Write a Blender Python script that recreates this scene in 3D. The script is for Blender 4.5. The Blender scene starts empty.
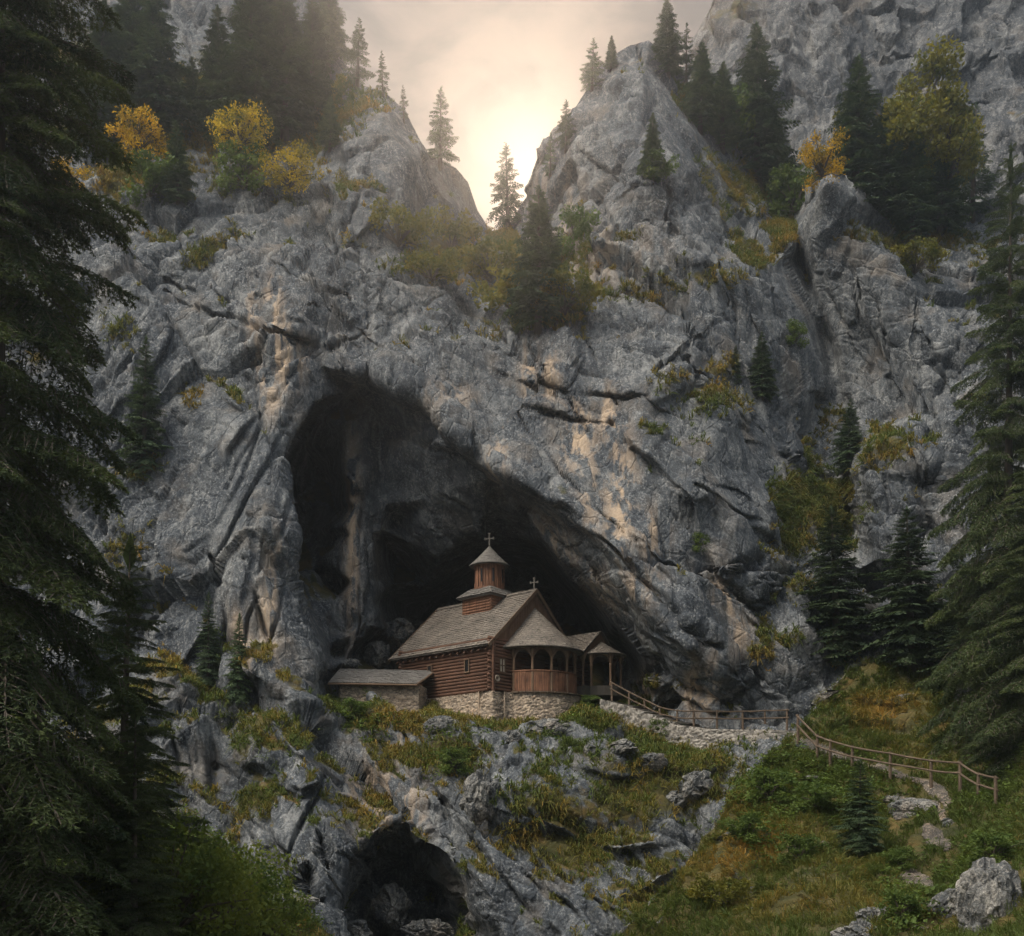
import bpy, math, random
import numpy as np
from mathutils import Vector, Matrix
from mathutils.geometry import delaunay_2d_cdt

# ------------------------------------------------------------------ camera, sky, sun, exposure
R = math.radians
SC = bpy.context.scene
COL = SC.collection
F, CX, HY = 1098.0, 512.0, 846.0            # focal length in pixels, optical axis, eye level row

cam_d = bpy.data.cameras.new('camera')
cam = bpy.data.objects.new('camera', cam_d)
COL.objects.link(cam)
cam.location = (0, 0, 0)
cam.rotation_euler = (R(90), 0, 0)
cam_d.sensor_width = 36.0
cam_d.lens = F / 1024.0 * 36.0
cam_d.shift_y = (HY - 468.0) / 1024.0
cam_d.clip_start = 0.1
cam_d.clip_end = 2000.0
SC.camera = cam

SUN_EL, SUN_AZ = R(31.0), R(1.6)
SUNV = Vector((math.sin(SUN_AZ) * math.cos(SUN_EL), math.cos(SUN_AZ) * math.cos(SUN_EL), math.sin(SUN_EL)))

world = bpy.data.worlds.new('World')
SC.world = world
world.use_nodes = True


class NT:
    """small helper to wire shader nodes"""
    def __init__(self, tree):
        self.t = tree
        self.n = tree.nodes
        self.l = tree.links

    def node(self, typ, **kw):
        nd = self.n.new(typ)
        for k, v in kw.items():
            if k.startswith('i_'):
                key = k[2:]
                key = int(key) if key.isdigit() else key.replace('_', ' ')
                self.put(nd.inputs[key], v)
            else:
                setattr(nd, k, v)
        return nd

    def put(self, sock, v):
        if isinstance(v, bpy.types.NodeSocket):
            self.l.new(v, sock)
        elif isinstance(v, bpy.types.Node):
            self.l.new(v.outputs[0], sock)
        else:
            sock.default_value = v

    def math(self, op, a, b=0.0, c=None, clamp=False):
        nd = self.n.new('ShaderNodeMath')
        nd.operation = op
        nd.use_clamp = clamp
        self.put(nd.inputs[0], a)
        self.put(nd.inputs[1], b)
        if c is not None:
            self.put(nd.inputs[2], c)
        return nd.outputs[0]

    def mix(self, f, a, b, blend='MIX'):
        nd = self.n.new('ShaderNodeMix')
        nd.data_type = 'RGBA'
        nd.blend_type = blend
        self.put(nd.inputs[0], f)
        self.put(nd.inputs[6], a if not isinstance(a, tuple) else (*a, 1)[:4])
        self.put(nd.inputs[7], b if not isinstance(b, tuple) else (*b, 1)[:4])
        return nd.outputs[2]

    def ramp(self, f, stops):
        nd = self.n.new('ShaderNodeValToRGB')
        cr = nd.color_ramp
        while len(cr.elements) < len(stops):
            cr.elements.new(0.5)
        for e, (p, c) in zip(cr.elements, stops):
            e.position = p
            e.color = (c, c, c, 1) if not isinstance(c, tuple) else (*c, 1)
        self.put(nd.inputs[0], f)
        return nd.outputs[0]

    def noise(self, vec, scale, detail=6.0, rough=0.6, dist=0.0):
        nd = self.n.new('ShaderNodeTexNoise')
        self.put(nd.inputs['Vector'], vec)
        nd.inputs['Scale'].default_value = scale
        nd.inputs['Detail'].default_value = detail
        nd.inputs['Roughness'].default_value = rough
        nd.inputs['Distortion'].default_value = dist
        return nd.outputs[0]

    def mapping(self, vec, scale=(1, 1, 1), rot=(0, 0, 0)):
        nd = self.n.new('ShaderNodeMapping')
        self.put(nd.inputs['Vector'], vec)
        nd.inputs['Scale'].default_value = scale
        nd.inputs['Rotation'].default_value = rot
        return nd.outputs[0]

    def attr(self, name):
        nd = self.n.new('ShaderNodeAttribute')
        nd.attribute_name = name
        return nd


def build_world():
    w = NT(world.node_tree)
    w.n.clear()
    sky = w.node('ShaderNodeTexSky', sky_type='NISHITA')
    sky.sun_disc = False
    sky.sun_elevation = SUN_EL
    sky.sun_rotation = SUN_AZ
    sky.air_density = 1.2
    sky.dust_density = 1.0
    tc = w.node('ShaderNodeTexCoord')
    d = tc.outputs['Generated']
    sep = w.node('ShaderNodeSeparateXYZ', i_0=d)
    z = w.math('MAXIMUM', sep.outputs[2], 0.02)
    den = w.math('ADD', z, 0.25)
    u = w.math('DIVIDE', sep.outputs[0], den)
    v = w.math('DIVIDE', sep.outputs[1], den)
    cv = w.node('ShaderNodeCombineXYZ', i_0=u, i_1=v)
    c1 = w.noise(w.mapping(cv.outputs[0], (1.0, 1.35, 1)), 12.0, 6, 0.5, 0.5)
    c1 = w.ramp(c1, [(0.38, 0.0), (0.66, 1.0)])
    dot = w.node('ShaderNodeVectorMath', operation='DOT_PRODUCT', i_0=d)
    dot.inputs[1].default_value = SUNV
    g = w.math('MAXIMUM', dot.outputs['Value'], 0.0)
    wide = w.math('POWER', g, 75.0)
    core = w.math('POWER', g, 900.0)
    # overcast deck: brighter towards the zenith, a thinner brighter break behind the notch
    deck = w.mix(w.math('POWER', z, 0.8), (0.75, 0.84, 0.95), (5.0, 5.3, 5.6))
    # added bright sky patch, out of view high behind left, lights the relief
    thin = w.node('ShaderNodeVectorMath', operation='DOT_PRODUCT', i_0=d)
    thin.inputs[1].default_value = Vector((-0.50, -0.35, 0.80)).normalized()
    tf = w.math('POWER', w.math('MAXIMUM', thin.outputs['Value'], 0.0), 26.0)
    deck = w.mix(tf, deck, (135.0, 122.0, 104.0))
    shade = w.math('MULTIPLY_ADD', c1, 0.50, 0.70)
    deck = w.mix(1.0, deck, w.node('ShaderNodeCombineXYZ', i_0=shade, i_1=shade, i_2=shade).outputs[0], 'MULTIPLY')
    front = w.mix(c1, (0.24, 0.29, 0.36), (1.25, 1.05, 0.95))
    fw = w.math('POWER', g, 9.0, clamp=True)
    deck = w.mix(fw, deck, front)
    cl = w.mix(w.math('MULTIPLY', wide, w.math('MULTIPLY_ADD', c1, 0.65, 0.35)), deck, (1.4, 1.02, 0.78))
    cl = w.mix(core, cl, (5.0, 4.0, 3.0))
    out = w.mix(0.985, sky.outputs[0], cl)
    bg = w.node('ShaderNodeBackground', i_Color=out)
    bg.inputs['Strength'].default_value = 0.10
    o = w.node('ShaderNodeOutputWorld')
    w.l.new(bg.outputs[0], o.inputs[0])


build_world()

sun_d = bpy.data.lights.new('sun', 'SUN')
sun_d.energy = 0.8
sun_d.angle = R(10.0)
sun_d.color = (1.0, 0.69, 0.46)
sun = bpy.data.objects.new('sun', sun_d)
COL.objects.link(sun)
sun.rotation_euler = (SUN_EL - R(90), 0, -SUN_AZ)

SC.view_settings.view_transform = 'Standard'
SC.view_settings.look = 'None'
SC.view_settings.exposure = 1.03
SC.view_settings.gamma = 1.0
SC.view_settings.use_curve_mapping = False
cy = SC.cycles
cy.use_denoising = True
cy.denoising_prefilter = 'NONE'
cy.denoising_input_passes = 'RGB_ALBEDO_NORMAL'
cy.max_bounces = 5
cy.diffuse_bounces = 2
cy.glossy_bounces = 1
cy.transmission_bounces = 2
cy.volume_bounces = 1
cy.transparent_max_bounces = 4
cy.sample_clamp_indirect = 4.0
HAZE_DENSITY = 0.0010
HAZE_ANISO = 0.86


# ------------------------------------------------------------------ tagging and mesh helpers
def tag(o, label=None, cat=None, group=None, kind=None):
    if label:
        o['label'] = label
    if cat:
        o['category'] = cat
    if group:
        o['group'] = group
    if kind:
        o['kind'] = kind
    return o


def empty(name, loc=(0, 0, 0), rz=0.0):
    o = bpy.data.objects.new(name, None)
    o.empty_display_size = 0.3
    COL.objects.link(o)
    o.location = loc
    o.rotation_euler = (0, 0, rz)
    return o


def mesh_np(name, verts, faces, mat, parent=None, smooth=False, attrs=None, cols=None):
    """verts (N,3), faces (M,k) with k = 3 or 4"""
    verts = np.ascontiguousarray(verts, dtype=np.float32)
    faces = np.ascontiguousarray(faces, dtype=np.int32)
    m = bpy.data.meshes.new(name)
    m.vertices.add(len(verts))
    m.vertices.foreach_set('co', verts.ravel())
    k = faces.shape[1]
    m.loops.add(faces.size)
    m.loops.foreach_set('vertex_index', faces.ravel())
    m.polygons.add(len(faces))
    m.polygons.foreach_set('loop_start', np.arange(0, faces.size, k, dtype=np.int32))
    m.polygons.foreach_set('loop_total', np.full(len(faces), k, dtype=np.int32))
    if smooth:
        m.polygons.foreach_set('use_smooth', np.ones(len(faces), dtype=bool))
    m.update(calc_edges=True)
    for an, av in (attrs or {}).items():
        a = m.attributes.new(an, 'FLOAT', 'POINT')
        a.data.foreach_set('value', np.ascontiguousarray(av, dtype=np.float32).ravel())
    if cols is not None:
        a = m.attributes.new('tint', 'FLOAT_COLOR', 'POINT')
        c4 = np.ones((len(verts), 4), dtype=np.float32)
        c4[:, :3] = cols
        a.data.foreach_set('color', c4.ravel())
    m.materials.append(mat)
    o = bpy.data.objects.new(name, m)
    COL.objects.link(o)
    if parent:
        o.parent = parent
    return o


class MB:
    """collects boxes, tubes and polygons and links them as one mesh object"""
    def __init__(self):
        self.v, self.f = [], []

    def add(self, vs, fs):
        b = len(self.v)
        self.v += [tuple(p) for p in vs]
        self.f += [tuple(i + b for i in f) for f in fs]
        return self

    def box(self, c, s, M=None):
        hx, hy, hz = s[0] / 2, s[1] / 2, s[2] / 2
        vs = [Vector((x, y, z)) for x in (-hx, hx) for y in (-hy, hy) for z in (-hz, hz)]
        if M is not None:
            vs = [M @ p for p in vs]
        vs = [p + Vector(c) for p in vs]
        return self.add(vs, [(0, 1, 3, 2), (4, 6, 7, 5), (0, 4, 5, 1), (2, 3, 7, 6), (0, 2, 6, 4), (1, 5, 7, 3)])

    def tube(self, pts, rads, n=8, caps=True):
        pts = [Vector(p) for p in pts]
        if not hasattr(rads, '__len__'):
            rads = [rads] * len(pts)
        vs, fs = [], []
        for i, p in enumerate(pts):
            t = (pts[min(i + 1, len(pts) - 1)] - pts[max(i - 1, 0)]).normalized()
            a = t.orthogonal().normalized() if abs(t.z) > 0.9 else t.cross(Vector((0, 0, 1))).normalized()
            b = t.cross(a)
            for k in range(n):
                an = 2 * math.pi * k / n
                vs.append(p + (a * math.cos(an) + b * math.sin(an)) * rads[i])
        for i in range(len(pts) - 1):
            for k in range(n):
                fs.append((i * n + k, i * n + (k + 1) % n, (i + 1) * n + (k + 1) % n, (i + 1) * n + k))
        if caps:
            fs.append(tuple(range(n - 1, -1, -1)))
            e = (len(pts) - 1) * n
            fs.append(tuple(range(e, e + n)))
        return self.add(vs, fs)

    def build(self, name, mat, parent=None, smooth=False):
        m = bpy.data.meshes.new(name)
        m.from_pydata(self.v, [], self.f)
        m.update()
        if smooth:
            m.polygons.foreach_set('use_smooth', np.ones(len(m.polygons), dtype=bool))
        m.materials.append(mat)
        o = bpy.data.objects.new(name, m)
        COL.objects.link(o)
        if parent:
            o.parent = parent
        return o


def W(px, py, Y):
    """the point of the place seen at photo position (px, py) and standing Y metres ahead"""
    return Vector(((px - CX) / F * Y, Y, (HY - py) / F * Y))


# ------------------------------------------------------------------ numpy noise
def _hash(ix, iy, iz, seed):
    h = (ix.astype(np.uint32) * np.uint32(374761393) + iy.astype(np.uint32) * np.uint32(668265263)
         + iz.astype(np.uint32) * np.uint32(2147483647) + np.uint32((seed * 144665) & 0xffffffff))
    h = (h ^ (h >> np.uint32(13))) * np.uint32(1274126177)
    h = (h ^ (h >> np.uint32(16))) * np.uint32(2246822519)
    return h ^ (h >> np.uint32(15))


def vnoise(p, seed=0):
    i = np.floor(p).astype(np.int64)
    f = p - i
    f = f * f * f * (f * (f * 6 - 15) + 10)
    r = 0.0
    for dx in (0, 1):
        wx = f[:, 0] if dx else 1 - f[:, 0]
        for dy in (0, 1):
            wy = f[:, 1] if dy else 1 - f[:, 1]
            for dz in (0, 1):
                wz = f[:, 2] if dz else 1 - f[:, 2]
                h = _hash(i[:, 0] + dx, i[:, 1] + dy, i[:, 2] + dz, seed)
                r = r + wx * wy * wz * (h.astype(np.float64) / 4294967295.0)
    return r * 2 - 1


def fbm(p, octaves=4, seed=0, gain=0.5, ridged=False):
    a, s, t = 1.0, 0.0, 0.0
    q = p.copy()
    for o in range(octaves):
        n = vnoise(q, seed + o * 17)
        if ridged:
            n = 1 - 2 * np.abs(n)
        s = s + a * n
        t += a
        a *= gain
        q = q * 2.03 + 11.7
    return s / t


def worley(p, seed=0):
    """nearest cell: (distance, second distance, vector from the cell's seed point, hash)"""
    i = np.floor(p).astype(np.int64)
    n = len(p)
    d1 = np.full(n, 9.0)
    d2 = np.full(n, 9.0)
    vec = np.zeros((n, 3))
    hh = np.zeros(n, dtype=np.uint32)
    for dx in (-1, 0, 1):
        for dy in (-1, 0, 1):
            for dz in (-1, 0, 1):
                cx, cyy, cz = i[:, 0] + dx, i[:, 1] + dy, i[:, 2] + dz
                h = _hash(cx, cyy, cz, seed)
                ox = (h & np.uint32(1023)).astype(np.float64) / 1023
                oy = ((h >> np.uint32(10)) & np.uint32(1023)).astype(np.float64) / 1023
                oz = ((h >> np.uint32(20)) & np.uint32(1023)).astype(np.float64) / 1023
                v = np.stack([p[:, 0] - cx - ox, p[:, 1] - cyy - oy, p[:, 2] - cz - oz], 1)
                d = np.sqrt((v * v).sum(1))
                m = d < d1
                d2 = np.where(m, d1, np.minimum(d2, d))
                d1 = np.where(m, d, d1)
                vec[m] = v[m]
                hh[m] = h[m]
    return d1, d2, vec, hh


def facets(p, seed, tilt=0.6, jump=0.5):
    """blocky broken-rock relief: every cell is its own tilted plane"""
    d1, d2, v, h = worley(p, seed)
    k = lambda s: ((h >> np.uint32(s)) & np.uint32(255)).astype(np.float64) / 127.5 - 1
    r = tilt * (v[:, 0] * k(0) + v[:, 1] * k(8) + v[:, 2] * k(16)) + jump * k(24)
    crack = np.clip((d2 - d1) / 0.10, 0, 1)
    return r, crack


# ------------------------------------------------------------------ materials
def new_mat(name):
    m = bpy.data.materials.new(name)
    m.use_nodes = True
    nt = NT(m.node_tree)
    nt.n.clear()
    out = nt.node('ShaderNodeOutputMaterial')
    b = nt.node('ShaderNodeBsdfPrincipled')
    nt.l.new(b.outputs[0], out.inputs[0])
    b.inputs['Roughness'].default_value = 0.85
    b.inputs['Specular IOR Level'].default_value = 0.25
    return m, nt, b, out


def rock_mat(name, tint=(1, 1, 1), use_masks=True, scale=1.0):
    m, t, b, out = new_mat(name)
    pos = t.node('ShaderNodeTexCoord').outputs['Object']
    big = t.noise(t.mapping(pos, (1, 1, 0.4)), 0.17 * scale, 5, 0.6)
    mid = t.noise(t.mapping(pos, (1, 1, 0.45)), 0.75 * scale, 7, 0.72, 0.2)
    fine = t.noise(t.mapping(pos, (1, 1, 0.6)), 2.6 * scale, 4, 0.95)
    grit = t.noise(pos, 8.5 * scale, 2, 0.7)
    gm = t.ramp(t.noise(pos, 0.5 * scale, 4, 0.6), [(0.38, 0.15), (0.62, 1.0)])
    streak = t.noise(t.mapping(pos, (1.0, 1.0, 0.06)), 0.9 * scale, 7, 0.62)
    base = t.ramp(mid, [(0.30, (0.038, 0.043, 0.050)), (0.45, (0.110, 0.117, 0.124)),
                        (0.57, (0.205, 0.205, 0.202)), (0.72, (0.43, 0.415, 0.385))])
    base = t.mix(t.ramp(big, [(0.44, 0.0), (0.56, 0.68)]), base, (0.066, 0.076, 0.090))
    base = t.mix(t.ramp(streak, [(0.40, 0.75), (0.50, 0.0)]), base, (0.060, 0.069, 0.082))
    base = t.mix(t.ramp(streak, [(0.56, 0.0), (0.66, 0.55)]), base, (0.40, 0.385, 0.36))
    base = t.mix(t.ramp(fine, [(0.36, 0.85), (0.50, 0.0)]), base, (0.050, 0.052, 0.056))
    base = t.mix(t.ramp(fine, [(0.53, 0.0), (0.68, 0.62)]), base, (0.46, 0.435, 0.40))
    base = t.mix(t.math('MULTIPLY', gm, t.ramp(grit, [(0.35, 0.72), (0.47, 0.0)])), base, (0.035, 0.037, 0.040))
    base = t.mix(t.math('MULTIPLY', gm, t.ramp(grit, [(0.55, 0.0), (0.68, 0.56)])), base, (0.52, 0.50, 0.47))
    warm = t.noise(pos, 0.33 * scale, 4, 0.6)
    base = t.mix(t.ramp(warm, [(0.55, 0.0), (0.72, 0.45)]), base, (0.29, 0.225, 0.165))
    base = t.mix(1.0, base, tint, 'MULTIPLY')
    if use_masks:
        tan = t.attr('tan').outputs['Fac']
        s2 = t.noise(t.mapping(pos, (1.0, 1.0, 0.05)), 1.5 * scale, 6, 0.6)
        tf = t.math('MULTIPLY', t.math('MULTIPLY', tan, 0.8), t.ramp(s2, [(0.45, 0.0), (0.56, 1.0)]))
        base = t.mix(tf, base, (0.50, 0.375, 0.26))
        mo = t.attr('moss').outputs['Fac']
        mn = t.noise(pos, 1.7, 8, 0.7)
        mf = t.ramp(t.math('ADD', mo, t.math('MULTIPLY_ADD', mn, 0.9, -0.45)), [(0.40, 0.0), (0.60, 1.0)])
        mcol = t.ramp(t.noise(pos, 0.8, 6, 0.65), [(0.34, (0.030, 0.034, 0.012)), (0.50, (0.062, 0.055, 0.018)),
                                                  (0.66, (0.110, 0.074, 0.024))])
        base = t.mix(mf, base, mcol)
    t.put(b.inputs['Base Color'], base)
    b.inputs['Roughness'].default_value = 0.92
    h = t.math('ADD', t.math('MULTIPLY_ADD', fine, 0.26, t.math('MULTIPLY', grit, 0.14)), t.math('MULTIPLY', mid, 0.22))
    vor = t.node('ShaderNodeTexVoronoi', feature='DISTANCE_TO_EDGE')
    t.put(vor.inputs['Vector'], t.mix(0.08, t.mapping(pos, (1, 1, 0.6)), t.node('ShaderNodeTexNoise', i_Scale=1.5).outputs[1]))
    vor.inputs['Scale'].default_value = 1.1 * scale
    h = t.math('ADD', h, t.math('MULTIPLY', t.ramp(vor.outputs[0], [(0.0, 0.0), (0.06, 1.0)]), 0.12))
    bp = t.node('ShaderNodeBump', i_Height=h)
    bp.inputs['Strength'].default_value = 0.95
    bp.inputs['Distance'].default_value = 0.35
    t.l.new(bp.outputs[0], b.inputs['Normal'])
    return m


def leaf_mat(name, c_lo, c_hi, scale=1.5, trans=0.35, vary=0.5, tint_attr=False):
    m, t, b, out = new_mat(name)
    pos = t.node('ShaderNodeTexCoord').outputs['Object']
    n = t.noise(pos, scale, 5, 0.65)
    col = t.ramp(n, [(0.34, c_lo), (0.66, c_hi)])
    if tint_attr:
        col = t.mix(t.math('MULTIPLY_ADD', n, 0.9, 0.0, clamp=True), t.mix(1.0, t.attr('tint').outputs['Color'], (0.55, 0.55, 0.5), 'MULTIPLY'),
                    t.mix(1.0, t.attr('tint').outputs['Color'], (1.35, 1.3, 1.2), 'MULTIPLY'))
    oi = t.node('ShaderNodeObjectInfo')
    val = t.math('MULTIPLY_ADD', oi.outputs['Random'], vary, 1.0 - vary * 0.5)
    hs = t.node('ShaderNodeHueSaturation', i_Color=col, i_Value=val)
    t.l.new(hs.outputs[0], b.inputs['Base Color'])
    b.inputs['Roughness'].default_value = 0.7
    b.inputs['Specular IOR Level'].default_value = 0.2
    tr = t.node('ShaderNodeBsdfTranslucent')
    t.put(tr.inputs[0], t.mix(1.0, hs.outputs[0], (1.25, 1.15, 0.6), 'MULTIPLY'))
    mx = t.node('ShaderNodeMixShader')
    mx.inputs[0].default_value = trans
    t.l.new(b.outputs[0], mx.inputs[1])
    t.l.new(tr.outputs[0], mx.inputs[2])
    t.l.new(mx.outputs[0], out.inputs[0])
    return m


def wood_mat(name, lo, hi, axis=(1, 1, 6), scale=3.0, bump=0.4, spread=(0.3, 0.7)):
    m, t, b, out = new_mat(name)
    pos = t.node('ShaderNodeTexCoord').outputs['Object']
    n = t.noise(t.mapping(pos, axis), scale, 8, 0.65)
    blotch = t.noise(pos, 1.3, 6, 0.6)
    f = t.math('ADD', t.math('MULTIPLY', n, 0.6), t.math('MULTIPLY', blotch, 0.4))
    col = t.ramp(f, [(spread[0], lo), (spread[1], hi)])
    t.put(b.inputs['Base Color'], col)
    b.inputs['Roughness'].default_value = 0.8
    bp = t.node('ShaderNodeBump', i_Height=n)
    bp.inputs['Strength'].default_value = bump
    bp.inputs['Distance'].default_value = 0.03
    t.l.new(bp.outputs[0], b.inputs['Normal'])
    return m


def plain_mat(name, col, rough=0.8, noise=0.25, scale=8.0, metal=0.0):
    m, t, b, out = new_mat(name)
    pos = t.node('ShaderNodeTexCoord').outputs['Object']
    n = t.noise(pos, scale, 6, 0.6)
    lo = tuple(c * (1 - noise) for c in col)
    hi = tuple(min(1, c * (1 + noise)) for c in col)
    t.put(b.inputs['Base Color'], t.ramp(n, [(0.3, lo), (0.7, hi)]))
    b.inputs['Roughness'].default_value = rough
    b.inputs['Metallic'].default_value = metal
    return m


def stone_mat(name, cols):
    """colour per stone comes from the 'stone' attribute of the modelled stones"""
    m, t, b, out = new_mat(name)
    pos = t.node('ShaderNodeTexCoord').outputs['Object']
    s = t.attr('stone').outputs['Fac']
    col = t.ramp(s, [(i / (len(cols) - 1), c) for i, c in enumerate(cols)])
    n = t.noise(pos, 9.0, 7, 0.7)
    col = t.mix(t.ramp(n, [(0.32, 0.7), (0.55, 0.0)]), col, (0.08, 0.07, 0.06))
    mo = t.attr('joint').outputs['Fac']
    col = t.mix(mo, (0.075, 0.066, 0.056), col)
    t.put(b.inputs['Base Color'], col)
    bp = t.node('ShaderNodeBump', i_Height=n)
    bp.inputs['Strength'].default_value = 0.6
    bp.inputs['Distance'].default_value = 0.05
    t.l.new(bp.outputs[0], b.inputs['Normal'])
    return m


M = {}
M['rock'] = rock_mat('limestone', tint=(0.66, 0.70, 0.745))
M['rock_far'] = rock_mat('far_limestone', scale=0.8, tint=(0.62, 0.64, 0.67))
M['boulder'] = rock_mat('boulder_stone', use_masks=False, scale=1.6, tint=(0.92, 0.90, 0.86))
M['hill'] = rock_mat('hillside_soil', tint=(0.75, 0.74, 0.72))
M['spruce'] = leaf_mat('spruce_needles', (0.030, 0.056, 0.034), (0.092, 0.135, 0.062), 1.2, 0.30, 0.6)
M['spruce_near'] = leaf_mat('near_spruce_needles', (0.020, 0.038, 0.020), (0.090, 0.118, 0.042), 0.55, 0.32, 0.3)
M['bark'] = wood_mat('bark', (0.035, 0.028, 0.022), (0.13, 0.105, 0.085), (4, 4, 1), 3.0)
M['leaf_orange'] = leaf_mat('orange_leaves', (0.10, 0.090, 0.014), (0.62, 0.38, 0.02), 0.8, 0.45, 0.3)
M['leaf_yellow'] = leaf_mat('yellow_leaves', (0.08, 0.090, 0.014), (0.58, 0.42, 0.03), 0.8, 0.45, 0.3)
M['leaf_olive'] = leaf_mat('olive_leaves', (0.055, 0.075, 0.016), (0.20, 0.175, 0.026), 0.9, 0.4, 0.4)
M['leaf_green'] = leaf_mat('green_leaves', (0.045, 0.080, 0.018), (0.120, 0.170, 0.040), 0.8, 0.4, 0.3)
M['leaf_bright'] = leaf_mat('bright_green_leaves', (0.045, 0.078, 0.018), (0.150, 0.175, 0.036), 0.7, 0.45, 0.3)
M['grass'] = leaf_mat('grass_blades', (0.06, 0.06, 0.02), (0.14, 0.11, 0.03), 0.7, 0.35, 0.0, tint_attr=True)
M['shingle'] = wood_mat('weathered_shingles', (0.046, 0.041, 0.037), (0.225, 0.195, 0.165), (3, 3, 3), 3.0, 0.5, (0.36, 0.64))
M['shingle_dark'] = wood_mat('dark_shingles', (0.085, 0.082, 0.078), (0.22, 0.205, 0.19), (3, 3, 3), 2.2, 0.5, (0.28, 0.72))
M['log'] = wood_mat('dark_red_logs', (0.035, 0.019, 0.013), (0.150, 0.074, 0.046), (0.6, 0.6, 6), 3.0)
M['plank'] = wood_mat('red_brown_planks', (0.040, 0.020, 0.013), (0.30, 0.145, 0.085), (7, 7, 0.35), 2.6, 0.5, (0.38, 0.64))
M['post'] = wood_mat('carved_wood', (0.060, 0.038, 0.026), (0.20, 0.130, 0.082), (5, 5, 0.7), 3.0)
M['gable'] = wood_mat('gable_boards', (0.070, 0.040, 0.026), (0.21, 0.125, 0.080), (5, 5, 0.6), 3.0)
M['fence'] = wood_mat('grey_fence_wood', (0.040, 0.028, 0.020), (0.150, 0.108, 0.076), (2, 2, 2), 4.0)
M['masonry'] = stone_mat('wall_stones', [(0.16, 0.125, 0.095), (0.36, 0.285, 0.215), (0.50, 0.40, 0.30), (0.26, 0.215, 0.17), (0.43, 0.32, 0.23)])
M['drystone'] = stone_mat('dry_wall_stones', [(0.13, 0.125, 0.115), (0.28, 0.26, 0.235), (0.36, 0.33, 0.29), (0.21, 0.20, 0.185)])
M['path'] = rock_mat('path_gravel', use_masks=False, scale=2.2, tint=(1.05, 0.88, 0.72))
M['pale'] = plain_mat('pale_board', (0.52, 0.45, 0.36), 0.7, 0.2)
M['dark'] = plain_mat('dark_glass', (0.012, 0.013, 0.015), 0.2, 0.2)
M['iron'] = plain_mat('weathered_cross_wood', (0.10, 0.09, 0.08), 0.7, 0.3)
M['rope'] = plain_mat('pale_rope', (0.34, 0.29, 0.23), 0.8, 0.25)
M['ground'] = rock_mat('valley_ground', use_masks=False, tint=(0.6, 0.62, 0.45))


# ------------------------------------------------------------------ terrain sheets
GX0, GX1, GY0, GY1 = -260, 1290, -220, 1560      # reach of the sculpting field round the view


def gauss(a, s):
    r = int(3 * s) + 1
    k = np.exp(-0.5 * (np.arange(-r, r + 1) / s) ** 2)
    k /= k.sum()
    for ax in (0, 1):
        p = np.pad(a, [(r, r) if i == ax else (0, 0) for i in (0, 1)], mode='edge')
        o = np.zeros_like(a)
        for i, w in enumerate(k):
            o += w * (p[i:i + a.shape[0], :] if ax == 0 else p[:, i:i + a.shape[1]])
        a = o
    return a


def depth_field(pts, blur):
    """surveyed points (column, row, distance) -> distance everywhere, planar between them"""
    pts = np.array(pts, dtype=np.float64)
    v2 = [Vector((p[0], p[1])) for p in pts]
    res = delaunay_2d_cdt(v2, [], [], 0, 1e-4)
    vs, tris, orig = res[0], res[2], res[3]
    h, w = (GY1 - GY0) // 2, (GX1 - GX0) // 2
    D = np.full((h, w), np.nan)
    dv = np.array([pts[o[0], 2] if len(o) else 60.0 for o in orig])
    xy = np.array([(v.x, v.y) for v in vs])
    g = np.stack([(xy[:, 0] - GX0) / 2, (xy[:, 1] - GY0) / 2], 1)
    for t in tris:
        a, b, c = g[t[0]], g[t[1]], g[t[2]]
        x0, x1 = max(0, int(min(a[0], b[0], c[0]))), min(w - 1, int(max(a[0], b[0], c[0])) + 1)
        y0, y1 = max(0, int(min(a[1], b[1], c[1]))), min(h - 1, int(max(a[1], b[1], c[1])) + 1)
        if x1 < x0 or y1 < y0:
            continue
        X, Y = np.meshgrid(np.arange(x0, x1 + 1), np.arange(y0, y1 + 1))
        den = (b[1] - c[1]) * (a[0] - c[0]) + (c[0] - b[0]) * (a[1] - c[1])
        if abs(den) < 1e-9:
            continue
        l0 = ((b[1] - c[1]) * (X - c[0]) + (c[0] - b[0]) * (Y - c[1])) / den
        l1 = ((c[1] - a[1]) * (X - c[0]) + (a[0] - c[0]) * (Y - c[1])) / den
        l2 = 1 - l0 - l1
        m = (l0 > -1e-3) & (l1 > -1e-3) & (l2 > -1e-3)
        val = 1 / (l0 / dv[t[0]] + l1 / dv[t[1]] + l2 / dv[t[2]])      # planar in space
        sub = D[y0:y1 + 1, x0:x1 + 1]
        sub[m] = val[m]
    D[np.isnan(D)] = np.nanmean(D)
    return gauss(D, blur)


def poly_dist(px, py, line):
    """unsigned distance and side (+ above) to a polyline in rows/columns"""
    best = np.full(px.shape, 1e9)
    side = np.zeros(px.shape)
    along = np.zeros(px.shape)
    total = sum(math.hypot(b[0] - a[0], b[1] - a[1]) for a, b in zip(line[:-1], line[1:]))
    run = 0.0
    for (x0, y0), (x1, y1) in zip(line[:-1], line[1:]):
        dx, dy = x1 - x0, y1 - y0
        L2 = dx * dx + dy * dy
        t = np.clip(((px - x0) * dx + (py - y0) * dy) / L2, 0, 1)
        ex, ey = px - x0 - t * dx, py - y0 - t * dy
        d = np.sqrt(ex * ex + ey * ey)
        s = dx * (py - y0) - dy * (px - x0)
        m = d < best
        best = np.where(m, d, best)
        side = np.where(m, np.sign(-s), side)
        along = np.where(m, (run + t * math.sqrt(L2)) / total, along)
        run += math.sqrt(L2)
    fade = np.clip(np.minimum(along, 1 - along) / 0.18, 0, 1)
    return best, side * fade


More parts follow.
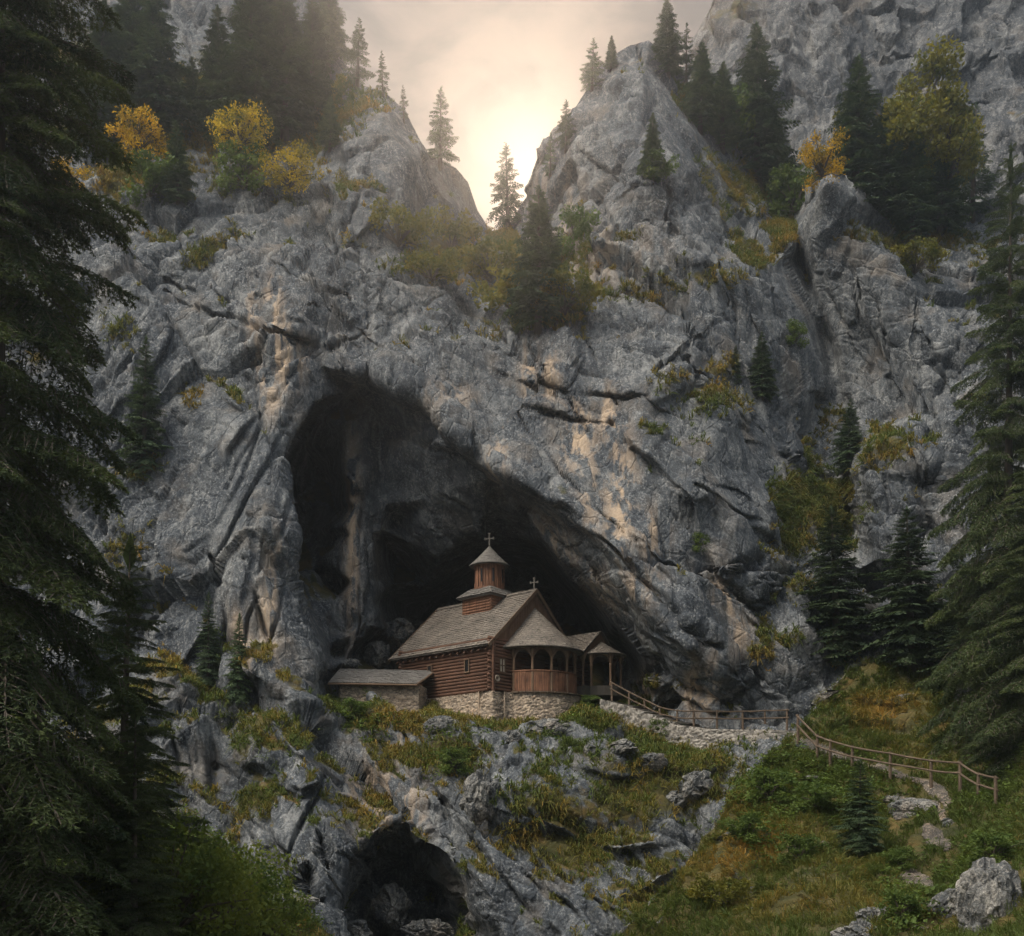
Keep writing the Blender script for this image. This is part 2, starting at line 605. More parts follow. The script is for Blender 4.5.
def blobs(px, py, lst):
    r = np.zeros(px.shape)
    for b in lst:
        x, y, rx, ry, s = b[:5]
        a = R(b[5]) if len(b) > 5 else 0.0
        dx, dy = px - x, py - y
        u = (dx * math.cos(a) + dy * math.sin(a)) / rx
        v = (-dx * math.sin(a) + dy * math.cos(a)) / ry
        r = np.maximum(r, s * np.exp(-(u * u + v * v) * 0.8))
    return r


def sample(D, px, py):
    x = np.clip((px - GX0) / 2, 0, D.shape[1] - 1.001)
    y = np.clip((py - GY0) / 2, 0, D.shape[0] - 1.001)
    i, j = x.astype(int), y.astype(int)
    fx, fy = x - i, y - j
    return (D[j, i] * (1 - fx) * (1 - fy) + D[j, i + 1] * fx * (1 - fy) + D[j + 1, i] * (1 - fx) * fy + D[j + 1, i + 1] * fx * fy)


ZB = np.full((1100, 1300), 1e9)                  # nearest ground distance per view cell (offset 100, 100)


def grid_normals(P):
    du = np.gradient(P, axis=1)
    dv = np.gradient(P, axis=0)
    n = np.cross(dv, du)
    n /= np.linalg.norm(n, axis=2, keepdims=True) + 1e-12
    flip = (n * P).sum(2) > 0                    # towards the valley (the viewer stands in it)
    n[flip] *= -1
    return n


def sheet(name, x0, x1, top, bot, nx, ny, ctrl, blur, mat, relief, cracks=(), ledges=(), back=0, moss=(), tan=(), rough=None,
          zb=True, slope_moss=(0.50, 0.80, 0.8), kind='structure', seed=0, streak_dir=(0.35, 0.0, -0.94), keep=None):
    D = depth_field(ctrl, blur)
    xs = np.linspace(x0, x1, nx)
    tp = np.interp(xs, [p[0] for p in top], [p[1] for p in top])
    v = np.linspace(0, 1, ny)[:, None]
    px = np.broadcast_to(xs[None, :], (ny, nx)).copy()
    py = tp[None, :] + (bot - tp[None, :]) * v
    Y = sample(D, px, py)
    for line, amp, wid in cracks:
        amp, wid = amp * 0.55, wid * 0.75
        d, _ = poly_dist(px, py, line)
        wob = 0.6 + 0.4 * np.sin(px * 0.083 + py * 0.059 + line[0][0])
        Y += amp * wob * np.exp(-(d / wid) ** 2)
    for line, amp, reach in ledges:
        d, s = poly_dist(px, py, line)
        wob = 0.55 + 0.45 * np.sin(px * 0.061 + py * 0.043 + amp * 9)
        up = 1 / (1 + np.exp(-np.clip(d * np.sign(s) / 1.3, -30, 30)))
        wob = wob * np.abs(s)
        Y -= 0.8 * amp * wob * np.exp(-d / reach) * up
        Y += 0.2 * amp * wob * np.exp(-d / 6.0) * (1 - up)
    if back:
        k = np.arange(back, 0, -1)[:, None]
        Yt = Y[0:1, :] + k * 1.4
        zt = (HY - py[0:1, :]) / F * Y[0:1, :] - k * 0.55 - 0.02 * k * k
        xt = px[0:1, :] - CX
        xt = xt / F * Y[0:1, :] + 0 * k
        Pb = np.stack([np.broadcast_to(xt, Yt.shape), Yt, zt], 2)
    P = np.stack([(px - CX) / F * Y, Y, (HY - py) / F * Y], 2)
    rr = np.ones(px.shape) if rough is None else rough(px, py)
    if back:
        P = np.concatenate([Pb, P], 0)
        px = np.concatenate([np.repeat(px[:1], back, 0), px], 0)
        py = np.concatenate([np.repeat(py[:1], back, 0), py], 0)
        rr = np.concatenate([np.repeat(rr[:1], back, 0), rr], 0)
    N = grid_normals(P)
    Ns = N.copy()
    for ax in (0, 1):
        Ns = sum(np.roll(Ns, s, ax) for s in (-4, -2, 0, 2, 4)) / 5
    Ns /= np.linalg.norm(Ns, axis=2, keepdims=True) + 1e-9
    flat = P.reshape(-1, 3)
    facing = np.abs((Ns * P).sum(2)) / np.linalg.norm(P, axis=2)
    rr = rr * np.clip((facing - 0.06) / 0.34, 0.06, 1)
    for ax in (0, 1):
        rr = sum(np.roll(rr, k, ax) for k in (-3, -2, -1, 0, 1, 2, 3)) / 7
    disp = relief(flat, px.ravel(), py.ravel()).reshape(px.shape) * rr
    P = P + Ns * disp[:, :, None]
    N = grid_normals(P)
    Nm = N.copy()
    for ax in (0, 1):
        Nm = sum(np.roll(Nm, s, ax) for s in (-2, -1, 0, 1, 2)) / 5
    Nm /= np.linalg.norm(Nm, axis=2, keepdims=True) + 1e-9
    nz = fbm(P.reshape(-1, 3) * 0.25, 4, seed + 5).reshape(px.shape)
    ms = blobs(px, py, moss)
    sl = np.clip((Nm[:, :, 2] + 0.16 * nz - slope_moss[0]) / (slope_moss[1] - slope_moss[0]), 0, 1) * slope_moss[2]
    up = np.clip((Nm[:, :, 2] + 0.40) / 0.5, 0, 1)
    ms = np.clip(np.maximum(sl, ms * (0.72 + 0.6 * nz) * up), 0, 1)
    tn = blobs(px, py, tan)
    idx = np.arange(P.shape[0] * P.shape[1]).reshape(P.shape[:2])
    q = np.stack([idx[:-1, :-1], idx[1:, :-1], idx[1:, 1:], idx[:-1, 1:]], 2).reshape(-1, 4)
    if keep is not None:
        kk = keep(px, py)[:-1, :-1].ravel()
        q = q[kk]
    o = mesh_np(name, P.reshape(-1, 3), q, mat, smooth=False, attrs={'moss': ms, 'tan': tn})
    tag(o, kind=kind)
    if zb:
        qx = np.round((P[:, :, 0] / P[:, :, 1]) * F + CX).astype(int) + 100
        qy = np.round(HY - P[:, :, 2] / P[:, :, 1] * F).astype(int) + 100
        ok = (qx >= 0) & (qx < ZB.shape[1]) & (qy >= 0) & (qy < ZB.shape[0]) & (P[:, :, 1] > 0.5)
        if back:
            ok[:back] = False
        np.minimum.at(ZB, (qy[ok], qx[ok]), P[:, :, 1][ok])
    return dict(P=P, N=N, Nm=Nm, px=px, py=py, moss=ms, o=o)


def ground_at(px, py):
    x, y = int(round(px)) + 100, int(round(py)) + 100
    for r in (2, 4, 8):
        w = ZB[max(0, y - r):y + r + 1, max(0, x - r):x + r + 1]
        w = w[w < 1e8]
        if len(w):
            return float(np.percentile(w, 15))
    return 60.0


def at(px, py, dy=0.0):
    return W(px, py, ground_at(px, py) + dy)


# --- the main rock wall with the cave, the terrace and the broken slope below it
cliff_pts = [
    (-260, -220, 116), (-260, 150, 74), (-260, 500, 60), (-260, 900, 50), (-260, 1560, 46), (1290, -220, 90), (1290, 300, 60),
    (1290, 600, 50), (1290, 900, 44), (1290, 1560, 40), (500, 1560, 40), (200, 1560, 42), (800, 1560, 40), (200, -220, 116), (500, -220, 104), (800, -220, 100),
    (60, -150, 112), (200, -150, 112), (330, -60, 104), (60, 40, 92), (200, 20, 95), (230, 60, 93), (330, 60, 92), (130, 40, 90),
    (60, 170, 70), (130, 190, 68), (180, 195, 68),  (215, 230, 66), (225, 170, 72), (250, 190, 71), (290, 180, 70), (330, 125, 76),
    (345, 85, 80), (360, 85, 80), (380, 92, 78), (405, 110, 78), (420, 140, 78), (432, 158, 78), (452, 165, 80), (468, 182, 82), (478, 212, 84), (492, 232, 84),
    (340, 160, 70), (380, 130, 73), (405, 160, 71), (350, 200, 66), (430, 195, 75), (445, 190, 78), (440, 215, 73), (458, 215, 77), (400, 235, 67), (300, 240, 65), (350, 270, 63),
    (510, 228, 84), (500, 260, 75), (480, 290, 68), (520, 300, 68), (440, 280, 65),
    (525, 205, 82), (538, 180, 80), (560, 140, 80), (580, 102, 79), (600, 68, 79), (620, 52, 79), (635, 42, 79), (650, 40, 79), (680, 72, 80), (697, 100, 80), (720, 120, 82), (745, 150, 84), (765, 185, 84),
    (565, 180, 75), (600, 130, 73), (640, 100, 72), (650, 170, 68.5), (580, 215, 71), (620, 250, 67), (680, 160, 70), (690, 215, 69), (720, 200, 73), (720, 240, 69.5), (700, 300, 64), (620, 300, 64.5), (740, 270, 66), (560, 280, 68),
    (785, 215, 84), (770, 222, 78), (796, 260, 75), (814, 310, 72.5), (828, 360, 71.5), (836, 398, 71), (822, 398, 70.5),
    (800, 235, 74), (825, 265, 71), (845, 320, 70), (860, 350, 70), (880, 420, 68), (775, 265, 69), (795, 320, 67), (808, 360, 66.5), (812, 388, 66), (850, 405, 69.5), (850, 430, 67.5), (840, 460, 66),
    (800, 195, 82), (815, 180, 76), (840, 182, 75), (870, 195, 75), (900, 215, 76), (930, 235, 76), (970, 215, 78), (1024, 180, 80), (1200, 150, 80),
    (830, 200, 72), (880, 260, 70), (930, 300, 70), (900, 330, 69), (940, 400, 67), (1000, 350, 66), (1100, 400, 62), (1200, 600, 54),
    (165, 290, 62), (120, 330, 60), (120, 450, 57), (60, 450, 57), (180, 400, 57.5), (230, 330, 60), (230, 420, 56.5), (270, 330, 59.0), (330, 350, 59.8), (370, 365, 60.8),
    (440, 350, 61), (520, 340, 62), (600, 350, 61), (680, 350, 60), (740, 370, 62), (640, 430, 57), (700, 470, 55.5), (740, 520, 55.5), (600, 450, 57.5), (540, 430, 58.5), (490, 425, 58.6), (650, 520, 55), (690, 590, 54),
    # rim of the cave mouth
    (318, 370, 59.6), (292, 385, 58), (272, 440, 56), (262, 500, 54.8), (258, 560, 53.8), (285, 640, 53), (312, 680, 53.2), (318, 700, 53),
    (333, 396, 60.0), (312, 409, 58.8), (296, 436, 57.6), (286, 468, 56.8), (286, 500, 56.2), (290, 531, 55.8), (286, 563, 55.2), (290, 590, 54.8), (304, 620, 54.6), (320, 650, 54.8), (326, 668, 55.5),
    (338, 404, 72), (318, 415, 73), (302, 441, 74), (292, 470, 74), (292, 500, 74), (297, 531, 72), (293, 563, 66), (297, 588, 62), (312, 618, 60), (328, 645, 60),
    # dark bay, rock pillar and back of the cave
    (322, 470, 77), (312, 560, 66), (330, 480, 77), (325, 540, 68), (318, 590, 62),
    (336, 425, 63.76), (346, 433, 63.00), (361, 420, 63.11), (377, 429, 64.29), (328, 431, 69.00), (338, 450, 64.03), (348, 458, 63.03), (363, 445, 63.47), (379, 454, 64.04), (340, 475, 63.15), (350, 483, 62.02), (365, 470, 62.30), (381, 479, 63.66), (345, 500, 63.21), (355, 508, 62.29), (370, 495, 62.76), (386, 504, 63.26), (337, 506, 69.00), (339, 525, 62.67), (349, 533, 61.83), (364, 520, 62.45), (380, 529, 63.44), (337, 550, 62.28), (347, 558, 61.40), (362, 545, 61.65), (378, 554, 62.50), (342, 575, 61.50), (352, 583, 61.28), (367, 570, 61.71), (383, 579, 62.43), (334, 581, 69.00), (340, 600, 61.78), (350, 608, 60.62), (365, 595, 61.36), (381, 604, 62.33), (343, 625, 61.23), (353, 633, 60.50), (368, 620, 60.62), (384, 629, 61.63), (346, 660, 60.5), (334, 655, 62), (338, 682, 62), (345, 700, 62), (394, 585, 66),
    (398, 560, 78), (397, 640, 78), (415, 620, 88), (394, 600, 75),
    (333, 373, 59.2), (360, 374, 59.4), (400, 386, 59.2), (432, 405, 58.6), (466, 442, 57.4), (498, 467, 56.4), (534, 493, 55.4), (335, 379, 61.8), (358, 381, 62.0), (396, 392, 61.4), (427, 411, 60.6), (461, 449, 59.8), (493, 474, 59.2), (529, 500, 58.4), (556, 505, 54.8), (600, 545, 54), (640, 590, 53), (680, 640, 52.5), (720, 665, 52.5), (735, 670, 53),
    (375, 402, 63.6), (420, 440, 61.6), (400, 432, 63.4), (450, 490, 61.6), (470, 530, 63.2), (430, 500, 62.4), (440, 555, 64.5), (412, 545, 65), (396, 520, 65.5), (432, 585, 69), (430, 605, 88),
    (500, 515, 62.5), (527, 540, 65), (500, 545, 67), (470, 562, 70),
    (545, 540, 59.5), (575, 577, 58.2), (616, 617, 57.2), (648, 655, 56.5), (660, 690, 56.5), (560, 520, 57.8), (590, 555, 56), (628, 600, 54.8), (665, 650, 54.3), (676, 675, 54.8),
    (470, 592, 94), (500, 565, 88), (520, 620, 94), (560, 600, 88), (590, 632, 82), (600, 650, 80), (537, 565, 82), (565, 595, 82), (628, 660, 72), (642, 690, 70), (450, 650, 92),
    (668, 700, 60), (661, 668, 59), (690, 700, 55.5), (745, 690, 54.5), (720, 715, 54.5),
    (348, 706, 64), (400, 706, 76), (480, 706, 82), (560, 706, 76), (630, 706, 68), (335, 709, 53.3), (380, 709, 53.4), (430, 716, 53.2), (480, 724, 52.6), (530, 724, 52.4), (575, 718, 52.8), (628, 711, 55),
    # right side gully, outcrops and bank
    (760, 600, 57), (752, 575, 56), (780, 520, 60), (800, 480, 63), (830, 500, 64), (845, 600, 60), (820, 560, 60.5), (850, 520, 65), (858, 600, 61),
    (868, 480, 59.5), (885, 482, 58.7), (880, 512, 58.4), (905, 510, 58.2), (870, 560, 58.6), (905, 560, 57.6), (868, 520, 59.0), (858, 500, 62), (918, 520, 58.8), (930, 520, 60), (942, 500, 58.6), (875, 455, 60), (905, 445, 61), (915, 470, 58.5), (890, 560, 57.5), (925, 490, 61), (945, 450, 59.5), (950, 560, 56.5), (930, 440, 64), (880, 640, 55.5), (830, 680, 56), (770, 660, 54.5), (795, 640, 55), (790, 700, 54), (850, 720, 53.5), (1000, 600, 54), (1000, 720, 51),
    # left shoulder
    (200, 480, 56), (230, 560, 54), (180, 560, 55), (150, 620, 54), (218, 640, 53), (205, 690, 53), (235, 700, 52), (260, 600, 53), (250, 670, 50.5), (300, 700, 50.8), (190, 720, 49.5), (150, 750, 49), (215, 760, 50), (100, 600, 55), (60, 650, 54), (0, 800, 47),
    # slope under the terrace, with the lower cave
    (240, 800, 49.5), (260, 745, 48.5), (300, 760, 47.5), (330, 715, 50.5), (270, 830, 46.5), (240, 880, 47), (310, 850, 45.5), (300, 936, 44), (200, 900, 44),
    (335, 885, 45.5), (326, 936, 44.5), (330, 990, 44.5), (505, 990, 44), (350, 850, 46), (400, 815, 47.5), (430, 845, 47), (470, 880, 45.2), (490, 920, 44.5), (510, 950, 44),
    (352, 890, 48.5), (372, 872, 50.5), (365, 900, 51.0), (395, 852, 49.5), (425, 862, 50), (395, 880, 51.8), (430, 890, 54), (341, 930, 48), (380, 905, 51.0), (372, 930, 51.5), (400, 965, 51), (455, 905, 50), (476, 930, 49.8), (420, 910, 53), (440, 930, 50),
    (380, 760, 51), (420, 745, 51.8), (400, 722, 52.8), (350, 722, 52.8), (450, 790, 49), (480, 745, 51.5), (500, 800, 48), (540, 742, 51.6), (560, 780, 48.8), (600, 748, 51.2), (600, 722, 53.2),
    (540, 860, 45.5), (600, 830, 46.8), (640, 760, 51), (640, 850, 46.2), (590, 900, 44), (650, 930, 43), (700, 770, 50), (690, 820, 48), (740, 800, 49), (640, 727, 55.2), (665, 728, 54.6), (715, 728, 54.0), (690, 751, 52.9), (660, 750, 53.2), (735, 752, 52.3), (775, 752, 51.8), (775, 730, 53.4),
    (300, 1100, 42), (500, 1100, 42), (700, 1100, 40), (400, 1010, 47),
]
cliff_top = [(-260, -190), (200, -160), (300, -60), (335, 45), (345, 80), (360, 85), (385, 92), (405, 110), (420, 140), (432, 158), (452, 165), (468, 182), (478, 212),
             (492, 232), (510, 228), (525, 205), (538, 180), (548, 160), (560, 138), (580, 102), (592, 80), (600, 68), (620, 52), (635, 42), (650, 40), (662, 52), (680, 72), (697, 100),
             (720, 120), (745, 150), (765, 185), (785, 214), (800, 205), (815, 186), (840, 186), (870, 196), (900, 215), (930, 235), (970, 215), (1024, 180), (1200, 150), (1290, 150)]
cliff_cracks = [
    ([(165, 290), (215, 318), (270, 333), (330, 355)], 1.1, 2.6), ([(330, 355), (380, 330), (440, 300)], 0.7, 2.4),
    ([(505, 375), (560, 397), (625, 400), (655, 396)], 1.0, 2.4), ([(520, 415), (570, 427), (612, 425)], 1.0, 2.2),
    ([(655, 372), (690, 340), (715, 325), (735, 318)], 1.1, 2.6), ([(612, 425), (655, 470), (690, 500), (700, 545), (714, 575)], 1.5, 3.5), ([(714, 580), (740, 565), (768, 545)], 1.9, 3.2),
    ([(700, 580), (745, 630), (790, 650)], 0.9, 2.2), ([(786, 205), (800, 255), (816, 305), (830, 350), (842, 400)], 3.0, 5.0), 
    ([(250, 355), (262, 420), (245, 480), (215, 540), (195, 560)], 0.9, 2.6), ([(290, 420), (250, 500), (222, 560), (205, 620)], 0.8, 2.6),
    ([(245, 560), (262, 620), (275, 660)], 1.0, 3), ([(215, 560), (225, 620), (210, 700), (215, 780)], 1.3, 4), ([(150, 680), (180, 760), (186, 820)], 0.9, 3),
    ([(600, 110), (590, 170), (610, 230), (600, 290)], 0.9, 3.0), ([(650, 130), (668, 200), (660, 260)], 0.9, 3.0), ([(700, 140), (712, 220), (745, 300), (755, 350)], 1.2, 3.5),
    ([(380, 110), (370, 170), (345, 230), (330, 290)], 0.9, 3.0), ([(300, 200), (280, 260), (230, 300)], 0.9, 3), ([(432, 160), (430, 200), (425, 230)], 1.2, 2.6),
    ([(400, 380), (470, 440), (520, 490), (580, 560), (640, 630), (680, 665)], 0.7, 2.8), ([(560, 505), (620, 560), (670, 610), (700, 650), (730, 672)], 1.1, 3.0), ([(585, 560), (615, 610), (650, 660)], 0.8, 2.5),
    ([(335, 450), (338, 540), (332, 640)], 1.0, 3.0), ([(362, 500), (360, 600), (358, 660)], 0.8, 2.5),
    ([(245, 770), (300, 800), (330, 790), (360, 800)], 1.0, 3), ([(330, 770), (300, 830), (290, 870)], 1.1, 3), ([(440, 800), (480, 850), (520, 900), (560, 936)], 1.0, 3.2), ([(470, 780), (520, 830), (570, 880)], 0.9, 3),
    ([(420, 760), (440, 800), (470, 880)], 0.9, 3.0), ([(850, 250), (862, 330), (890, 400)], 0.9, 2.8), ([(905, 270), (915, 350), (935, 420)], 0.9, 2.8), ([(885, 480), (893, 540), (880, 600)], 0.8, 2.5),
    ([(540, 270), (590, 300), (640, 330), (720, 340)], 0.7, 2.6),
]
cliff_ledges = [
    ([(165, 287), (215, 315), (270, 330), (330, 352)], 0.8, 26), ([(505, 372), (560, 394), (625, 397), (655, 393)], 1.0, 20), ([(520, 412), (570, 424), (612, 422)], 0.8, 12),
    ([(614, 428), (660, 478), (690, 505), (705, 560), (716, 582)], 1.5, 22), ([(716, 582), (742, 567), (770, 548)], 1.6, 20), ([(655, 370), (690, 338), (715, 323), (735, 316)], 1.0, 14),
    ([(545, 492), (570, 508), (620, 553), (670, 603), (712, 650), (740, 672)], 1.7, 22), ([(560, 530), (585, 552), (615, 592), (660, 648)], 1.0, 12), ([(500, 800), (560, 830), (620, 850), (690, 840)], 1.6, 25), ([(420, 770), (470, 830), (510, 890)], 1.2, 18), ([(550, 770), (620, 780), (690, 775), (720, 780)], 1.4, 20), ([(590, 885), (640, 890), (690, 862)], 1.2, 20),
    ([(226, 640), (250, 690), (300, 705)], 1.0, 18),
    ([(312, 372), (333, 375), (360, 377), (400, 389), (432, 408), (466, 445), (498, 470), (534, 496), (552, 506)], 1.3, 22), ([(600, 300), (650, 290), (700, 278), (735, 270)], 1.0, 18), ([(640, 410), (690, 390), (730, 400), (760, 430)], 0.8, 14),
    ([(180, 255), (215, 232), (245, 228)], 1.0, 14), ([(480, 330), (540, 335), (590, 325)], 0.8, 14), 
    ([(240, 760), (300, 790), (335, 780)], 1.2, 20), ([(335, 880), (360, 845), (400, 815), (430, 838), (470, 872), (510, 935)], 1.0, 18),
]
cliff_moss = [
    (665, 288, 75, 13, 1.0, -10), (700, 395, 48, 26, 0.95, 15), (720, 370, 20, 20, 0.8), (225, 232, 26, 12, 1.0, -15), (195, 256, 22, 10, 0.9, -45), (132, 550, 40, 34, 0.8), (160, 590, 28, 16, 0.8),
    (820, 505, 55, 42, 1.0, -20), (790, 545, 36, 30, 1.0), (775, 592, 34, 22, 0.9), (890, 462, 30, 15, 1.1, -8), (912, 490, 14, 22, 0.9), (262, 790, 22, 34, 1.0, 25), (240, 740, 14, 40, 0.8, 15), (225, 700, 12, 30, 0.7),
    (540, 328, 55, 10, 0.9), (430, 262, 46, 18, 0.9), (120, 175, 60, 22, 0.9), (250, 185, 44, 18, 0.9), (920, 232, 66, 18, 1.0), (760, 645, 14, 34, 0.9), (775, 640, 30, 10, 0.7), (840, 650, 40, 40, 0.6), (640, 780, 95, 34, 1.0, -5),
    (560, 835, 60, 46, 1.0, 10), (620, 800, 70, 30, 1.0), (450, 760, 36, 20, 1.0), (370, 727, 30, 14, 1.0), (600, 722, 60, 12, 0.8), (530, 742, 40, 12, 0.8), (680, 800, 60, 20, 0.9), (640, 900, 40, 26, 0.9, -30),
    (740, 170, 40, 50, 0.8), (240, 100, 130, 60, 0.9), (100, 60, 80, 90, 0.7), (620, 255, 30, 10, 0.6), (560, 260, 60, 20, 0.8), (700, 100, 30, 30, 0.7), (925, 240, 40, 16, 0.8), (830, 430, 18, 40, 0.8),
    (450, 245, 40, 14, 0.8), (345, 240, 24, 10, 0.6), (740, 240, 10, 24, 0.6, -20), (470, 870, 24, 10, 0.6, 40), (355, 690, 18, 10, 0.7), (140, 470, 30, 20, 0.8), (330, 690, 14, 20, 0.7), (900, 270, 14, 24, 0.6), (190, 400, 14, 26, 0.6), (130, 340, 30, 40, 0.5)]
cliff_tan = [
    (275, 320, 8, 30, 0.9), (285, 360, 16, 26, 1.0), (270, 385, 10, 24, 0.8), (530, 372, 8, 24, 0.9), (552, 385, 8, 22, 0.9), (578, 440, 16, 30, 1.0), (590, 490, 10, 34, 0.8), (620, 500, 14, 60, 1.0), (610, 420, 12, 22, 0.9),
    (655, 530, 12, 20, 0.8), (640, 585, 16, 18, 0.6), (648, 690, 10, 20, 0.9), (695, 690, 7, 26, 1.0), (712, 690, 6, 26, 0.9), (242, 640, 8, 26, 0.9, -20), (268, 610, 7, 50, 0.9), (352, 540, 7, 90, 0.9), (500, 460, 10, 24, 0.6),
    (455, 400, 20, 16, 0.4), (560, 540, 12, 26, 0.7, -30), (600, 590, 10, 26, 0.6, -30), (720, 600, 10, 22, 0.9, -20), (735, 640, 10, 18, 0.7), (400, 725, 26, 20, 0.9), (385, 800, 30, 30, 0.8), (370, 780, 18, 20, 0.6), (255, 330, 6, 30, 0.7), (560, 230, 30, 60, 0.4), (600, 270, 50, 20, 0.4)]


rk = random.Random(77)


def joints(n, box, ang, spread, lmin, lmax, amp):
    """natural joint lines: long, slightly broken, roughly parallel within one rock mass"""
    for _ in range(n):
        x, y = rk.uniform(box[0], box[2]), rk.uniform(box[1], box[3])
        a = R(ang + rk.gauss(0, spread))
        L = rk.uniform(lmin, lmax)
        k = max(3, int(L / 22))
        line = [(x, y)]
        for i in range(k):
            a2 = a + rk.gauss(0, 0.22)
            x += math.cos(a2) * L / k
            y += math.sin(a2) * L / k
            line.append((x, y))
        if rk.random() < 0.6:
            cliff_cracks.append((line, amp * rk.uniform(0.7, 1.4), rk.uniform(1.8, 3.0)))
        if rk.random() < 0.6:
            cliff_ledges.append((line if math.cos(a) > 0 else line[::-1], amp * rk.uniform(0.7, 1.3), rk.uniform(8, 22)))


joints(16, (430, 300, 700, 560), 42, 9, 70, 190, 0.7)
joints(10, (540, 480, 720, 660), 47, 6, 60, 150, 0.7)
joints(14, (130, 330, 300, 620), 112, 10, 60, 170, 0.7)
joints(10, (110, 240, 330, 380), 25, 14, 50, 120, 0.7)
joints(14, (540, 90, 780, 330), 72, 14, 60, 170, 0.8)
joints(8, (560, 150, 760, 330), 150, 12, 40, 110, 0.7)
joints(12, (340, 110, 470, 300), 100, 16, 50, 130, 0.8)
joints(12, (800, 210, 1000, 440), 66, 9, 60, 180, 0.8)
joints(10, (680, 420, 800, 640), 40, 14, 50, 130, 0.7)
joints(8, (200, 640, 340, 880), 55, 12, 60, 150, 0.8)
joints(8, (430, 760, 620, 900), 48, 8, 60, 140, 0.7)
joints(8, (860, 460, 950, 640), 85, 8, 40, 110, 0.6)


def cliff_relief(p, px, py):
    a = np.array([0.30, 0.10, -0.94])
    a /= np.linalg.norm(a)
    al = p @ a
    q = p - 0.45 * al[:, None] * a               # stretched along the fall line
    warp = np.stack([fbm(q * 0.22 + s, 2, 40 + i) for i, s in enumerate((0, 31.7, 77.1))], 1)
    q = q + warp * 0.4
    f1, c1 = facets(q / 6.5, 3, 1.3, 0.60)
    f2, c2 = facets(q / 1.7, 9, 1.0, 0.50)
    f3, c3 = facets(q / 0.66, 15, 0.9, 0.4)
    r = fbm(q * 0.16, 4, 21, 0.5, True)
    f = fbm(p * 1.3, 3, 51, 0.6)
    # bedding: broken steps dipping to the right, a second set dipping left on the left flank
    lf = np.clip((380 - px) / 120, 0, 1)
    s1 = p @ np.array([0.58, 0.15, 0.80]) * 0.42 + 0.9 * fbm(p * 0.10, 3, 61)
    s2 = p @ np.array([-0.70, 0.15, 0.70]) * 0.42 + 0.9 * fbm(p * 0.10, 3, 62)
    saw = lambda s: (s - np.floor(s)) ** 0.7 - 0.5
    bed = saw(s1) * (1 - lf) + saw(s2) * lf
    bed2 = saw(s1 * 3.1 + 0.3) * (1 - lf) + saw(s2 * 3.1 + 0.3) * lf
    gate = np.clip(0.5 + 1.6 * fbm(p * 0.14, 2, 63), 0, 1)
    f = f * 0.8 + (bed * 7.0 + bed2 * 2.2) * gate
    calm = 1 - 0.35 * blobs(px, py, [(480, 480, 160, 120, 1.0), (620, 500, 90, 90, 0.7)])
    return calm * (1.15 * f1 + 0.30 * f2 + 0.08 * f3 - 0.25 * (1 - c1) - 0.08 * (1 - c2) + 0.18 * (r - 0.2) + 0.11 * f)


def cliff_rough(px, py):
    ch = np.exp(-(((px - 490) / 150) ** 2 + ((py - 706) / 22) ** 2) ** 2)
    pv = np.exp(-(((px - 620) / 50) ** 2 + ((py - 640) / 60) ** 2))
    slab = blobs(px, py, [(814, 300, 26, 100, 0.85, -18), (700, 490, 70, 60, 0.5), (220, 410, 70, 80, 0.45), (600, 470, 90, 90, 0.75), (520, 400, 80, 50, 0.5), (235, 520, 40, 130, 0.6, 12), (290, 790, 50, 70, 0.6), (620, 600, 70, 60, 0.6, 45), (345, 500, 40, 130, 0.7), (320, 430, 40, 60, 0.7), (440, 480, 80, 70, 0.6, 40), (500, 870, 50, 60, 0.5, 45), (570, 810, 110, 70, 0.4), (430, 480, 90, 90, 0.5), (330, 365, 40, 30, 0.4), (390, 180, 40, 60, 0.4)])
    return (1 - 0.82 * ch) * (1 - 0.6 * pv) * (1 - slab)


S_CLIFF = sheet('cliff', -250, 1280, cliff_top, 1180, 960, 820, cliff_pts, 0.9, M['rock'], cliff_relief, cliff_cracks, cliff_ledges, 14,
                cliff_moss, cliff_tan, cliff_rough)

# --- the higher wall behind the right peak
far_pts = [(-260, -220, 118), (1290, -220, 112), (-260, 1560, 96), (1290, 1560, 84), (640, 160, 110), (690, 60, 112), (712, 5, 113), (760, -60, 114), (900, -150, 116), (720, 80, 107), (700, 200, 103), (760, 120, 103), (850, 60, 103), (800, 250, 98),
           (950, 120, 98), (1000, 40, 103), (940, 20, 106), (1024, 200, 92), (900, 300, 92), (1100, 100, 92), (860, 0, 105), (880, 110, 102), (820, 140, 100), (960, 60, 101)]
far_top = [(600, 260), (640, 160), (668, 90), (688, 60), (700, 34), (712, 4), (728, -30), (760, -70), (900, -150), (1280, -190)]
far_cracks = [([(740, 40), (760, 100), (750, 180)], 1.5, 3.5), ([(800, 10), (840, 70), (850, 130)], 1.4, 3), ([(890, 60), (960, 70), (1024, 50)], 1.5, 3), ([(940, 120), (990, 90), (1030, 85)], 1.6, 3), ([(860, 30), (880, 90)], 1.2, 3)]


def far_relief(p, px, py):
    q = p * np.array([1.0, 1.0, 0.6])
    q = q + np.stack([fbm(q * 0.15 + s, 2, 60 + i) for i, s in enumerate((0, 31.7, 77.1))], 1) * 1.2
    f1, c1 = facets(q / 7.0, 23, 1.0, 0.5)
    f2, c2 = facets(q / 2.6, 29, 1.0, 0.5)
    f3, c3 = facets(q / 1.0, 35, 0.9, 0.4)
    return 1.5 * f1 + 0.75 * f2 + 0.28 * f3 + 0.9 * fbm(q * 0.1, 4, 31, 0.5, True)


